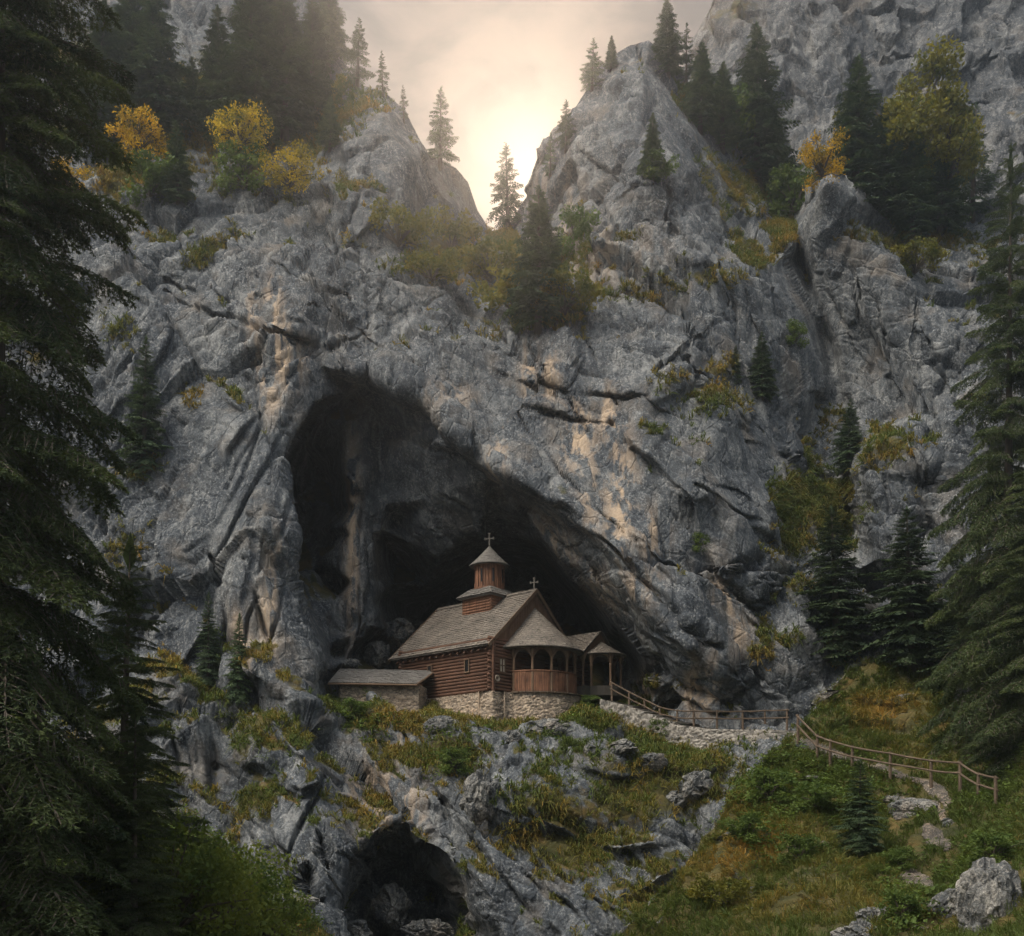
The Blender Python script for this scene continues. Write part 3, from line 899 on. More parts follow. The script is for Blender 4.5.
sheet('back_cliff', 600, 1280, far_top, 480, 420, 400, far_pts, 3.0, M['rock_far'], far_relief, far_cracks,
      [([(890, 62), (960, 72), (1030, 52)], 1.8, 20), ([(930, 125), (990, 92), (1030, 88)], 1.8, 18)], 8, [(740, 20, 30, 20, 0.7, -40), (720, 30, 16, 30, 0.7), (1000, 30, 40, 8, 0.4), (920, 70, 40, 6, 0.6)], (), None, False, (0.55, 0.85, 0.8), seed=7)

# --- the hillside with the path on the right
hill_pts = [(-260, -220, 60), (1290, -220, 60), (-260, 1560, 9), (1290, 1560, 6.5), (1290, 620, 41), (1290, 900, 22.5), (1290, 1060, 15.5), (1290, 1250, 10.5), (600, 1000, 34), (625, 932, 38), (660, 888, 40), (700, 848, 43), (725, 808, 45), (745, 778, 47.5), (770, 752, 49.5), (788, 736, 51), (800, 728, 51.5),
            (830, 690, 54), (860, 655, 56), (900, 640, 57), (950, 640, 56), (1050, 630, 52), (1250, 620, 42),
            (804, 742, 49.5), (830, 755, 48), (850, 760, 46.8), (890, 770, 45), (931, 781, 43), (960, 785, 42), (996, 803, 39.5), (850, 735, 49.5), (880, 720, 51), (905, 745, 48), (950, 720, 50), (1000, 745, 46), (960, 765, 45), (900, 690, 53),
            (760, 800, 45.5), (820, 790, 45), (800, 850, 39.5), (720, 880, 39.5), (735, 900, 38.5), (860, 830, 41), (900, 800, 43), (918, 830, 39.5), (935, 845, 37.5), (930, 870, 35.5), (1000, 835, 35.5), (750, 932, 32.5), (850, 900, 33), (950, 905, 31), (1024, 880, 30), (1100, 850, 29), (1250, 900, 23),
            (700, 920, 37), (680, 936, 37), (600, 1060, 30), (700, 1060, 26), (850, 1060, 22), (1024, 1060, 20), (1250, 1060, 16), (600, 1500, 10), (900, 1500, 8.5), (1250, 1500, 7)]
hill_top = [(590, 1010), (610, 955), (625, 930), (660, 890), (700, 850), (725, 808), (745, 780), (770, 755), (788, 738), (800, 729), (815, 712), (830, 695), (860, 660), (900, 645), (950, 640), (1050, 635), (1280, 625)]


def hill_relief(p, px, py):
    f1, c1 = facets(p / 2.2, 43, 0.7, 0.3)
    onpath = np.exp(-((py - np.interp(px, [800, 850, 890, 940, 996, 1040], [744, 762, 776, 790, 808, 830])) / 9.0) ** 2) * (px > 790)
    return (0.55 * f1 + 0.75 * fbm(p * 0.30, 4, 71) + 0.14 * fbm(p * 1.6, 3, 73)) * (1 - 0.8 * onpath)


hill_moss = [(800, 830, 260, 140, 0.95), (900, 900, 250, 120, 0.95), (700, 900, 120, 80, 0.9), (880, 690, 130, 60, 0.9), (1000, 720, 120, 100, 0.9), (1100, 800, 160, 200, 1.0)]
hill_ledges = [([(640, 905), (690, 868), (730, 872), (770, 905)], 1.3, 26), ([(700, 845), (745, 840), (790, 850)], 1.0, 22), ([(730, 800), (780, 812), (830, 806)], 0.9, 20), ([(850, 800), (885, 803), (915, 806)], 0.8, 14),
               ([(860, 872), (900, 884), (950, 878)], 0.8, 18), ([(920, 700), (880, 706), (850, 700)][::-1], 1.0, 18), ([(780, 890), (830, 905), (880, 925)], 0.9, 20), ([(950, 850), (990, 858), (1030, 850)], 0.8, 18), ([(870, 728), (910, 732), (950, 738)], 0.7, 12)]
S_HILL = sheet('hillside', 590, 1280, hill_top, 1450, 460, 560, hill_pts, 4.0, M['hill'], hill_relief, [], hill_ledges, 6, hill_moss, (), None,
               True, (0.22, 0.5, 1.0), seed=11)

# --- the near bank at the lower left
bank_pts = [(-260, -220, 40), (1290, -220, 40), (-260, 700, 34), (0, 740, 34), (100, 780, 34), (180, 815, 35), (230, 850, 36), (270, 885, 36), (330, 936, 36), (380, 1000, 36), (0, 936, 24), (150, 936, 27), (250, 936, 31), (0, 1050, 17),
            (200, 1050, 20), (380, 1100, 26), (0, 1500, 8), (380, 1500, 9), (-260, 936, 22), (-260, 1560, 6.5), (1290, 1560, 8), (1290, 900, 40)]
bank_top = [(-250, 700), (0, 740), (100, 780), (180, 815), (215, 838), (240, 862), (270, 884), (300, 908), (330, 938), (380, 1000), (400, 1040)]
S_BANK = sheet('bank', -250, 400, bank_top, 1450, 300, 320, bank_pts, 5.0, M['hill'], hill_relief, [], [], 6,
               [(100, 900, 300, 140, 1.1), (250, 920, 80, 40, 1.0)], (), None, True, (0.1, 0.4, 1.0), seed=13)

# --- the valley floor, one wide sheet under everything
gx, gy = np.meshgrid(np.linspace(-205, 205, 120), np.linspace(-50, 150, 120))
gp = np.stack([gx.ravel(), gy.ravel(), np.zeros(gx.size)], 1)
gp[:, 2] = -9 + 1.6 * fbm(gp * 0.03, 4, 5)
gi = np.arange(gx.size).reshape(gx.shape)
tag(mesh_np('ground', gp, np.stack([gi[:-1, :-1], gi[:-1, 1:], gi[1:, 1:], gi[1:, :-1]], 2).reshape(-1, 4), M['ground'], smooth=True), kind='structure')

# --- the walked path lies as a thin trodden sheet on the hillside
def path_sheet():
    P, N, px, py = S_HILL['P'], S_HILL['Nm'], S_HILL['px'], S_HILL['py']
    runs = [([(796, 742), (830, 752), (868, 762), (900, 774), (925, 782)], 4.2), ([(925, 782), (938, 790), (945, 800)], 6), ([(896, 796), (918, 800), (940, 812), (944, 822)], 5),
            ([(928, 834), (946, 846)], 6.5), ([(908, 868), (925, 878)], 8)]
    m = np.zeros(px.shape)
    for line, wd in runs:
        d, _ = poly_dist(px, py, line)
        m = np.maximum(m, 1.3 - d / wd)
    m += 0.45 * fbm(P.reshape(-1, 3) * 0.9, 3, 91).reshape(px.shape)
    S_HILL['path'] = m > 0.15
    idx = np.arange(px.size).reshape(px.shape)
    q = np.stack([idx[:-1, :-1], idx[1:, :-1], idx[1:, 1:], idx[:-1, 1:]], 2)[(m > 0.3)[:-1, :-1]]
    used, inv = np.unique(q, return_inverse=True)
    V = (P + N * 0.03).reshape(-1, 3)[used]
    V[:, 2] += 0.02
    tag(mesh_np('path', V, inv.reshape(-1, 4), M['path']), kind='structure')


path_sheet()

# --- the damp evening air of the gorge
def haze():
    m = bpy.data.materials.new('haze')
    m.use_nodes = True
    t = NT(m.node_tree)
    t.n.clear()
    o = t.node('ShaderNodeOutputMaterial')
    v = t.node('ShaderNodeVolumePrincipled')
    v.inputs['Color'].default_value = (0.80, 0.90, 1.0, 1)
    v.inputs['Density'].default_value = HAZE_DENSITY
    v.inputs['Anisotropy'].default_value = HAZE_ANISO
    t.l.new(v.outputs[0], o.inputs['Volume'])
    b = MB()
    b.box((0, 50, 41), (430, 212, 106))
    tag(b.build('haze', m), kind='stuff')


haze()
#--STRUCTURE-END


# ------------------------------------------------------------------ trees
def needles_on(segs, k, length, width, rng, fwd=0.7):
    """segs (n,2,3): k small triangles round each twig segment"""
    n = len(segs)
    t = rng.random((n, k))
    a, d = segs[:, 0], segs[:, 1] - segs[:, 0]
    L = np.linalg.norm(d, axis=1, keepdims=True) + 1e-9
    u = d / L
    ref = np.where(np.abs(u[:, 2:3]) > 0.9, np.array([[1.0, 0, 0]]), np.array([[0, 0, 1.0]]))
    s = np.cross(u, ref)
    s /= np.linalg.norm(s, axis=1, keepdims=True)
    w = np.cross(s, u)
    ang = rng.random((n, k)) * 2 * math.pi
    base = a[:, None] + d[:, None] * t[:, :, None]
    side = s[:, None] * np.cos(ang)[:, :, None] + w[:, None] * (np.sin(ang) * 0.55)[:, :, None]
    dr = u[:, None] * fwd + side
    dr /= np.linalg.norm(dr, axis=2, keepdims=True)
    ln = length * (0.7 + 0.6 * rng.random((n, k)))[:, :, None]
    tip = base + dr * ln
    perp = np.cross(dr, rng.normal(size=(n, k, 3)))
    perp /= np.linalg.norm(perp, axis=2, keepdims=True) + 1e-9
    return np.stack([base - perp * width, base + perp * width, tip], 2).reshape(-1, 3, 3)


def kites(segs, width, rng):
    """flat tapering sprays along each segment, two crossed"""
    a, b = segs[:, 0], segs[:, 1]
    d = b - a
    out = []
    for _ in range(2):
        p = np.cross(d, rng.normal(size=d.shape) * 0.6 + np.array([0, 0, 1.0]))
        p /= np.linalg.norm(p, axis=1, keepdims=True) + 1e-9
        m = a + d * 0.38
        p = p * width[:, None]
        out += [np.stack([a, m + p, b], 1), np.stack([a, b, m - p], 1)]
    return np.concatenate(out)


def spruce_branch(rng, near, droop):
    """one unit-length bough along +x: rib, drooping side twigs, needle sprays"""
    nt = 20 if near else 11
    segs, fine = [], []
    rib = lambda s: np.array([s, 0.03 * math.sin(5 * s), 0.16 * s - droop * s * s + 0.20 * max(0, s - 0.75)])
    for i in range(nt):
        s = 0.10 + 0.88 * (i + rng.random() * 0.6) / nt
        for sd in (-1, 1):
            lt = (0.40 * (1 - s) ** 0.75 * min(1, s * 3.2) + 0.06) * (0.7 + 0.5 * rng.random())
            p = rib(s)
            an = R(48 + 22 * rng.random())
            dv = np.array([math.cos(an), sd * math.sin(an), 0.0])
            q = [p + dv * lt * f + np.array([0, 0, -0.55 * lt * f * f * (0.6 + droop)]) for f in (0, 0.5, 1.0)]
            segs += [(q[0], q[1]), (q[1], q[2])]
            ns = 5 if near else 3
            for k in range(ns):
                f = (k + 0.5) / ns
                b0 = q[0] + (q[2] - q[0]) * f
                ss = 1 if k % 2 else -1
                an2 = an * sd + ss * R(42)
                l2 = lt * 0.40 * (1.05 - f)
                dv2 = np.array([math.cos(an2), math.sin(an2), -0.45 - 0.5 * droop])
                fine.append((b0, b0 + dv2 * l2))
    ribs = [(rib(s), rib(s + 0.1)) for s in np.arange(0, 0.95, 0.1)]
    return np.array(segs), np.array(fine), np.array(ribs)


def bough_mesh(rng, near, droop):
    segs, fine, ribs = spruce_branch(rng, near, droop)
    if near:
        t = [needles_on(segs, 12, 0.036, 0.0060, rng), needles_on(fine, 9, 0.032, 0.0056, rng), needles_on(ribs[3:], 12, 0.035, 0.005, rng)]
        wood = np.concatenate([kites(ribs, np.full(len(ribs), 0.008), rng), kites(segs, np.full(len(segs), 0.004), rng)])
        return np.concatenate(t), wood
    l1 = np.linalg.norm(segs[:, 1] - segs[:, 0], axis=1)
    l2 = np.linalg.norm(fine[:, 1] - fine[:, 0], axis=1)
    t = [kites(segs, 0.10 * l1 + 0.012, rng), kites(fine, 0.16 * l2 + 0.010, rng), kites(ribs[2:], np.full(len(ribs) - 2, 0.03), rng)]
    return np.concatenate(t), kites(ribs, np.full(len(ribs), 0.009), rng)


def spruce_parts(H, Rad, seed, near=False, droop=0.42, bare=0.08, dens=1.0, gaps=0.06, per=None):
    rng = np.random.default_rng(seed)
    temps = [bough_mesh(rng, near, droop * (0.8 + 0.4 * rng.random())) for _ in range(4 if near else 5)]
    leaf, wood = [], []
    z = H * bare
    step = (0.030 if not near else 0.022) / dens
    lean = rng.normal(size=2) * 0.012 * H
    while z < H * 0.985:
        t = z / H
        n = per or (6 if near else 7)
        for k in range(n):
            if rng.random() < gaps:
                continue
            env = (1 - t) ** 0.85
            low = min(1, 0.55 + (t - bare) * 3.0)
            l = Rad * env * low * (0.72 + 0.45 * rng.random()) + 0.012 * H
            az = 2 * math.pi * (k + rng.random() * 0.8) / n + z * 3.1
            pitch = R(-16 + 52 * t ** 1.5 + 12 * rng.normal())
            T, wd = temps[rng.integers(len(temps))]
            cp, sp, ca, sa = math.cos(pitch), math.sin(pitch), math.cos(az), math.sin(az)
            Mx = np.array([[ca, -sa, 0], [sa, ca, 0], [0, 0, 1]]) @ np.array([[cp, 0, -sp], [0, 1, 0], [sp, 0, cp]])
            off = np.array([lean[0] * t, lean[1] * t, z + (rng.random() - 0.5) * step * H])
            leaf.append((T * l) @ Mx.T + off)
            wood.append((wd * l) @ Mx.T + off)
        z += step * H * (0.75 + 0.5 * rng.random()) * (1.15 - 0.5 * t)
    top = np.array([lean[0], lean[1], H])
    ts = np.array([[top * 0.93 + np.array([0, 0, 0]), top * 1.01]])
    leaf.append(kites(ts, np.array([0.012 * H]), rng))
    return np.concatenate(leaf), np.concatenate(wood), lean


def tri_mesh(name, T, mat):
    n = len(T)
    o = mesh_np(name, T.reshape(-1, 3), np.arange(n * 3).reshape(n, 3), mat)
    return o


def trunk_mb(H, r, lean=(0, 0), n=8, top=0.97):
    m = MB()
    ss = np.linspace(0, top, 7)
    m.tube([(lean[0] * s, lean[1] * s, H * s - (0.06 * H if s == 0 else 0)) for s in ss], [r * (1.25 if i == 0 else 1) * (1 - s) + 0.01 for i, s in enumerate(ss)], n)
    return m


PROTO = {}
HOLD = []


def spruce_proto(kind, H, Rad, seed, mat, r, **kw):
    leaf, wood, lean = spruce_parts(H, Rad, seed, **kw)
    cr = tri_mesh('crown', leaf, mat)
    tk = trunk_mb(H, r, lean).build('trunk', M['bark'], None, True)
    # boughs' bare wood belongs to the trunk mesh
    m2 = tri_mesh('trunk', wood, M['bark'])
    import bmesh
    bm = bmesh.new()
    bm.from_mesh(tk.data)
    bm.from_mesh(m2.data)
    bm.to_mesh(tk.data)
    bm.free()
    bpy.data.objects.remove(m2)
    PROTO[kind] = (H, [cr.data, tk.data])
    for o in (cr, tk):
        bpy.data.objects.remove(o)


def plant_tree(name, kind, base, height, label, cat, group=None, rz=0.0, widen=1.0, tilt=(0, 0)):
    H, meshes = PROTO[kind]
    e = empty(name, base, 0)
    s = height / H
    wd = s * widen * (1.45 if name == 'spruce_tree' else 1.0)
    e.scale = (wd, wd, s)
    e.rotation_euler = (tilt[0], tilt[1], rz)
    for nm, me in zip(('crown', 'trunk'), meshes):
        o = bpy.data.objects.new(nm, me)
        COL.objects.link(o)
        o.parent = e
    tag(e, label, cat, group)
    return e


def leafy_parts(H, Rad, seed, n_leaf, leaf, shape='round', clumps=26):
    """deciduous crown: limbs to clump centres, leaves spread round each clump"""
    rng = np.random.default_rng(seed)
    cs, limbs = [], MB()
    for _ in range(clumps):
        v = rng.normal(size=3)
        v /= np.linalg.norm(v)
        rr = rng.random() ** 0.45
        c = np.array([v[0] * Rad * rr, v[1] * Rad * rr, H * 0.58 + v[2] * H * 0.40 * rr])
        if shape == 'bush':
            c[2] = H * 0.40 + v[2] * H * 0.42 * rr
        cs.append((c, (0.13 + 0.20 * rng.random() ** 1.5) * Rad))
    for c, r in cs:
        z0 = H * (0.10 if shape == 'bush' else 0.28) * (0.6 + 0.6 * rng.random())
        st = np.array([0, 0, min(z0, c[2])])
        mid = st + (c - st) * 0.5 + np.array([0, 0, 0.08 * H * (c[2] > st[2])])
        limbs.tube([st, mid, c], [0.018 * H, 0.011 * H, 0.003 * H], 5, False)
    w = np.array([r for c, r in cs]) ** 2
    pick = rng.choice(len(cs), n_leaf, p=w / w.sum())
    C = np.array([c for c, r in cs])[pick]
    r = np.array([r for c, r in cs])[pick]
    v = rng.normal(size=(n_leaf, 3))
    v /= np.linalg.norm(v, axis=1, keepdims=True)
    pos = C + v * (r * rng.random(n_leaf) ** 0.5 * 1.35)[:, None] * np.array([1, 1, 0.75])
    d = rng.normal(size=(n_leaf, 3)) + v * 0.6
    d /= np.linalg.norm(d, axis=1, keepdims=True)
    p = np.cross(d, rng.normal(size=(n_leaf, 3)))
    p /= np.linalg.norm(p, axis=1, keepdims=True)
    L = leaf * (0.6 + 0.8 * rng.random(n_leaf))[:, None]
    T = np.concatenate([np.stack([pos - d * L, pos + p * L * 0.55, pos + d * L], 1), np.stack([pos - d * L, pos + d * L, pos - p * L * 0.55], 1)])
    if shape != 'bush':
        limbs.tube([(0, 0, -0.08 * H), (0.01 * H, 0, H * 0.2), (-0.01 * H, 0.01 * H, H * 0.45), (0, 0, H * 0.75)], [0.032 * H, 0.024 * H, 0.016 * H, 0.005 * H], 7)
    return T, limbs


def leafy_proto(kind, H, Rad, seed, mat, n_leaf, leaf, shape='round', clumps=26):
    T, limbs = leafy_parts(H, Rad, seed, n_leaf, leaf, shape, clumps)
    cr = tri_mesh('crown', T, mat)
    tk = limbs.build('trunk', M['bark'], None, True)
    PROTO[kind] = (H, [cr.data, tk.data])
    for o in (cr, tk):
        bpy.data.objects.remove(o)


spruce_proto('full_a', 8.0, 1.75, 101, M['spruce'], 0.14, droop=0.40, bare=0.05)
spruce_proto('full_b', 8.0, 1.9, 102, M['spruce'], 0.14, droop=0.46, bare=0.08, gaps=0.10)
spruce_proto('full_c', 8.0, 1.55, 103, M['spruce'], 0.14, droop=0.36, bare=0.05)
spruce_proto('thin_a', 6.0, 1.30, 104, M['spruce'], 0.10, droop=0.34, bare=0.10, dens=0.62, gaps=0.22, per=5)
spruce_proto('thin_b', 6.0, 1.15, 105, M['spruce'], 0.10, droop=0.30, bare=0.14, dens=0.58, gaps=0.28, per=5)
spruce_proto('near_a', 20.0, 3.9, 106, M['spruce_near'], 0.30, near=True, droop=0.55, bare=0.02, gaps=0.10)
spruce_proto('giant', 42.0, 3.7, 108, M['spruce_near'], 0.45, near=True, droop=0.62, bare=0.03, gaps=0.10, dens=1.75)
spruce_proto('near_b', 20.0, 3.4, 107, M['spruce_near'], 0.30, near=True, droop=0.48, bare=0.02, gaps=0.12)
leafy_proto('round_orange', 3.4, 1.9, 201, M['leaf_orange'], 3000, 0.085, 'bush', clumps=40)
leafy_proto('round_yellow', 3.4, 1.9, 207, M['leaf_yellow'], 3000, 0.085, 'bush', clumps=40)
leafy_proto('round_olive', 8.0, 2.9, 203, M['leaf_olive'], 7000, 0.13, clumps=44)
leafy_proto('bush_olive', 2.5, 1.7, 204, M['leaf_olive'], 2400, 0.10, 'bush')
leafy_proto('bush_green', 2.5, 1.6, 205, M['leaf_green'], 2600, 0.09, 'bush')
leafy_proto('bush_near', 3.0, 2.0, 206, M['leaf_bright'], 9000, 0.055, 'bush', 40)

TREES = [
    # px, py of the foot, py of the top, kind, width factor, group, label
    (440, 168, 86, 'thin_a', 1.0, 'skyline', 'lone open-branched spruce on the left shoulder of the notch, against the bright sky'),
    (508, 230, 142, 'thin_a', 1.05, 'skyline', 'sparse spruce standing alone at the bottom of the notch, in front of the glowing sky'),
    (357, 88, 16, 'thin_b', 1.15, 'skyline', 'ragged spruce on the left ridge, second from its downhill end'),
    (383, 98, 50, 'thin_b', 0.9, 'skyline', 'small slim spruce at the downhill end of the left ridge'),
    (328, 70, -22, 'full_b', 1.0, 'skyline', 'tall spruce cut by the upper frame on the left ridge beside the open sky'),
    (404, 122, 84, 'thin_b', 0.8, 'skyline', 'tiny spruce leaning from the edge just below the left ridge'),
    (592, 92, 38, 'thin_a', 1.15, 'skyline', 'spruce leaning over the notch, left one of the pair by the right peak'),
    (611, 70, 35, 'full_c', 1.05, 'skyline', 'short spruce next to the bare top of the right peak, right one of a pair'),
    (668, 76, -4, 'full_a', 0.95, 'skyline', 'pointed dark spruce right behind the summit knob of the right peak'),
    (686, 86, 24, 'thin_b', 0.9, 'skyline', 'slim spruce between the summit knob and the higher back wall'),
    (566, 150, 100, 'thin_a', 1.1, 'skyline', 'pale sunlit spruce half way down the notch edge of the right peak'),
    (550, 178, 132, 'thin_b', 1.0, 'skyline', 'faint small spruce lowest on the notch edge of the right peak'),
    (700, 130, 44, 'full_b', 1.0, 'ridge', 'dark spruce behind the right peak, nearest to its summit'),
    (722, 150, 62, 'full_c', 1.1, 'ridge', 'blunt dark spruce in the gap just left of the tallest ridge spruce'),
    (757, 185, 18, 'full_a', 0.95, 'ridge', 'tallest dark spruce on the ridge behind the right peak'),
    (778, 208, 120, 'full_b', 1.15, 'ridge', 'stout spruce at the head of the long crevice'),
    (652, 182, 112, 'full_c', 1.0, 'face', 'spruce clinging to the face of the right peak below its summit'),
    (855, 212, 54, 'full_a', 1.0, 'ridge', 'dark pointed spruce left of the big yellow-green broadleaf tree'),
    (884, 232, 108, 'full_b', 1.05, 'ridge', 'dark spruce in front of the yellow-green broadleaf crown'),
    (912, 238, 120, 'full_c', 1.0, 'ridge', 'spruce with a bare pale trunk foot under the yellow-green broadleaf crown'),
    (940, 236, 122, 'full_b', 1.0, 'ridge', 'broad spruce right of the yellow-green broadleaf tree'),
    (972, 222, 104, 'thin_a', 0.9, 'ridge', 'small thin spruce in front of the grey back wall at the upper right'),
    (250, 150, -26, 'full_a', 1.0, 'forest', 'tall dark spruce right above the large yellow tree of the left slope'),
    (285, 142, -16, 'full_b', 1.05, 'forest', 'wide dark spruce in the thick of the left slope forest, above the small yellow bush'),
    (312, 116, -6, 'full_c', 1.0, 'forest', 'dark spruce near the ridge, last one before the open edge of the left forest'),
    (222, 140, 4, 'full_c', 1.05, 'forest', 'spruce just left of the large yellow tree, under the pale cliff patch'),
    (196, 130, 58, 'full_b', 0.9, 'forest', 'short spruce directly above the thin rock spire'),
    (160, 140, -20, 'full_b', 1.0, 'forest', 'hazy spruce left of the pale cliff patch on the left slope'),
    (128, 125, -30, 'full_a', 1.05, 'forest', 'hazy tall spruce behind the orange tree'),
    (96, 150, 0, 'full_c', 1.1, 'forest', 'hazy spruce between the orange tree and the near hanging boughs'),
    (178, 205, 120, 'full_a', 0.9, 'forest', 'mid-size spruce between the orange tree and the rock spire'),
    (330, 150, 96, 'full_b', 1.0, 'forest', 'short spruce at the foot of the left forest by the bare ridge'),
    (270, 70, -60, 'full_a', 1.0, 'forest', 'spruce of the back row high on the left slope, cut by the upper frame'),
    (143, 478, 336, 'full_c', 0.85, 'face', 'narrow spruce with a bare spike top on the left cliff face'),
    (538, 332, 184, 'full_b', 0.95, 'face', 'big hazy sunlit spruce on the shelf right below the notch'),
    (762, 402, 330, 'full_b', 0.9, 'face', 'dim spruce on the ochre shelf right of the cave'),
    (735, 386, 345, 'full_c', 0.9, 'face', 'small spruce on the ochre shelf right of the cave'),
    (848, 474, 398, 'full_b', 0.95, 'gully', 'small spruce at the top of the grassy gully below the overhang'),
    (838, 664, 505, 'full_a', 1.15, 'gully', 'full dark spruce in the gully above the path, left of the pillar rock'),
    (912, 672, 505, 'full_b', 1.15, 'gully', 'full dark spruce at the foot of the mossy pillar rock'),
    (958, 690, 560, 'full_c', 1.2, 'gully', 'dense spruce between the mossy pillar rock and the giant spruce'),
    (208, 690, 590, 'full_c', 0.75, 'face', 'slender dim spruce in the cleft left of the cave mouth'),
    (238, 704, 612, 'full_a', 0.65, 'face', 'slim spruce against the smooth rock flank beside the cave mouth'),
    (860, 852, 758, 'full_a', 1.15, 'meadow', 'small bushy young spruce in the meadow below the fence'),
]
GROUPS = {'skyline': 'spruces on the skyline round the notch', 'ridge': 'spruces on the ridge behind the right peak', 'face': 'spruces growing on the cliff faces',
          'forest': 'spruces of the upper left slope', 'gully': 'spruces in the gully above the path', 'meadow': None}
rt = random.Random(5)
for px, py, ty, kind, wf, grp, lab in TREES:
    Yg = ground_at(px, py) - (1.2 if grp == 'meadow' else 0)
    b = W(px, py, Yg + 0.2)
    plant_tree('spruce_tree', kind, b, (py - ty) / F * Yg, lab, 'tree', GROUPS[grp], rt.uniform(0, 6.28), wf, (rt.gauss(0, 0.02), rt.gauss(0, 0.02)))

LEAFY = [
    (137, 158, 104, 'round_orange', 1.0, 'autumn_tree', 'bright orange broadleaf tree on the left slope'),
    (68, 188, 156, 'round_orange', 1.1, 'autumn_tree', 'small orange tree low on the left slope beside the hanging boughs'),
    (240, 152, 96, 'round_yellow', 1.0, 'autumn_tree', 'large golden yellow broadleaf tree on the left slope'),
    (290, 190, 140, 'round_yellow', 1.0, 'autumn_tree', 'small yellow tree at the rim of the left peak'),
    (822, 180, 128, 'round_orange', 0.9, 'autumn_tree', 'orange broadleaf tree left of the dark spruces on the right buttress'),
    (905, 222, 62, 'round_olive', 1.0, 'broadleaf_tree', 'big yellow-green broadleaf tree among the spruces on the right buttress'),
    (945, 232, 96, 'round_olive', 0.8, 'broadleaf_tree', 'dull olive broadleaf tree right of the big yellow-green one'),
    (398, 250, 194, 'bush_olive', 0.9, 'shrub', 'rounded yellow-green shrub on the shelf left of the notch'),
    (452, 252, 206, 'bush_olive', 0.9, 'shrub', 'olive shrub under the left lip of the notch'),
    (432, 284, 244, 'bush_olive', 1.0, 'shrub', 'olive shrub with yellow tips below the rounded one left of the notch'),
    (490, 285, 236, 'bush_olive', 1.0, 'shrub', 'shrub filling the bottom of the notch beside the sparse spruce'),
    (515, 318, 262, 'bush_olive', 1.0, 'shrub', 'hazy olive shrub left of the big sunlit spruce'),
    (575, 250, 200, 'bush_green', 0.8, 'shrub', 'dark green shrub on the right lip of the notch'),
    (565, 318, 262, 'bush_olive', 0.9, 'shrub', 'olive shrub right of the big sunlit spruce'),
    (700, 552, 530, 'bush_green', 1.0, 'shrub', 'small green shrub on the grey wall right of the cave'),
    (730, 135, 80, 'bush_green', 1.0, 'shrub', 'dark shrub at the feet of the ridge spruces behind the right peak'),
    (795, 215, 160, 'bush_green', 1.0, 'shrub', 'dark green shrub at the head of the crevice'),
    (915, 276, 236, 'bush_olive', 1.0, 'shrub', 'olive brown shrub below the broadleaf tree of the right buttress'),
    (150, 200, 150, 'bush_green', 1.1, 'shrub', 'dark green bush under the orange tree'),
    (245, 190, 140, 'bush_green', 1.1, 'shrub', 'dark green bush under the golden yellow tree'),
    (590, 708, 692, 'bush_green', 1.2, 'shrub', 'leafy shrub at the foot of the stone wall below the porch'),
    (655, 180, 150, 'bush_green', 1.2, 'shrub', 'dark bush clinging below the spruce of the right peak'),
    (795, 345, 318, 'bush_green', 1.0, 'shrub', 'dark shrub on the rim of the crevice'),
]
for px, py, ty, kind, wf, nm, lab in LEAFY:
    Yg = ground_at(px, py)
    cat = {'autumn_tree': 'tree', 'broadleaf_tree': 'tree', 'shrub': 'shrub'}[nm]
    Yg = Yg - (3.5 if nm == 'autumn_tree' else 0)
    plant_tree(nm, kind, W(px, py, Yg + 0.1), (py - ty) / F * Yg, lab, cat, {'tree': None, 'shrub': 'shrubs on the rocks'}[cat], rt.uniform(0, 6.28), wf)

for px, py, ty, kind, wf, lab in [
        (770, 800, 762, 'bush_green', 1.3, 'bright green shrub at the top of the meadow beside the dry stone wall end'),
        (815, 808, 776, 'bush_green', 1.5, 'broad green shrub in the meadow below the middle of the lower fence'),
        (748, 842, 806, 'bush_green', 1.2, 'green shrub on the left brow of the meadow over the gully'),
        (800, 862, 828, 'bush_green', 1.3, 'green shrub in the middle of the meadow left of the young spruce'),
        (902, 920, 884, 'bush_green', 1.2, 'dark green shrub just left of the cracked boulder at the lower right'),
        (900, 868, 842, 'bush_green', 1.2, 'low green shrub between the young spruce and the lowest path slab'),
        (992, 862, 826, 'bush_green', 1.3, 'green shrub above the large tilted boulder at the lower right'),
        (720, 908, 866, 'bush_olive', 1.1, 'ochre shrub on the lower left brow of the meadow'),
        (660, 735, 716, 'bush_green', 1.2, 'small green shrub against the dry stone wall'),
        (352, 716, 694, 'bush_green', 1.3, 'dark green shrub below the left end of the stone annex'),
        (455, 772, 742, 'bush_green', 1.2, 'green shrub on the ledge above the lower cave')]:
    Yg = ground_at(px, py) - 0.2
    plant_tree('shrub', kind, W(px, py, Yg), (py - ty) / F * Yg, lab, 'shrub', 'shrubs of the meadow and lower slope', rt.uniform(0, 6), wf)

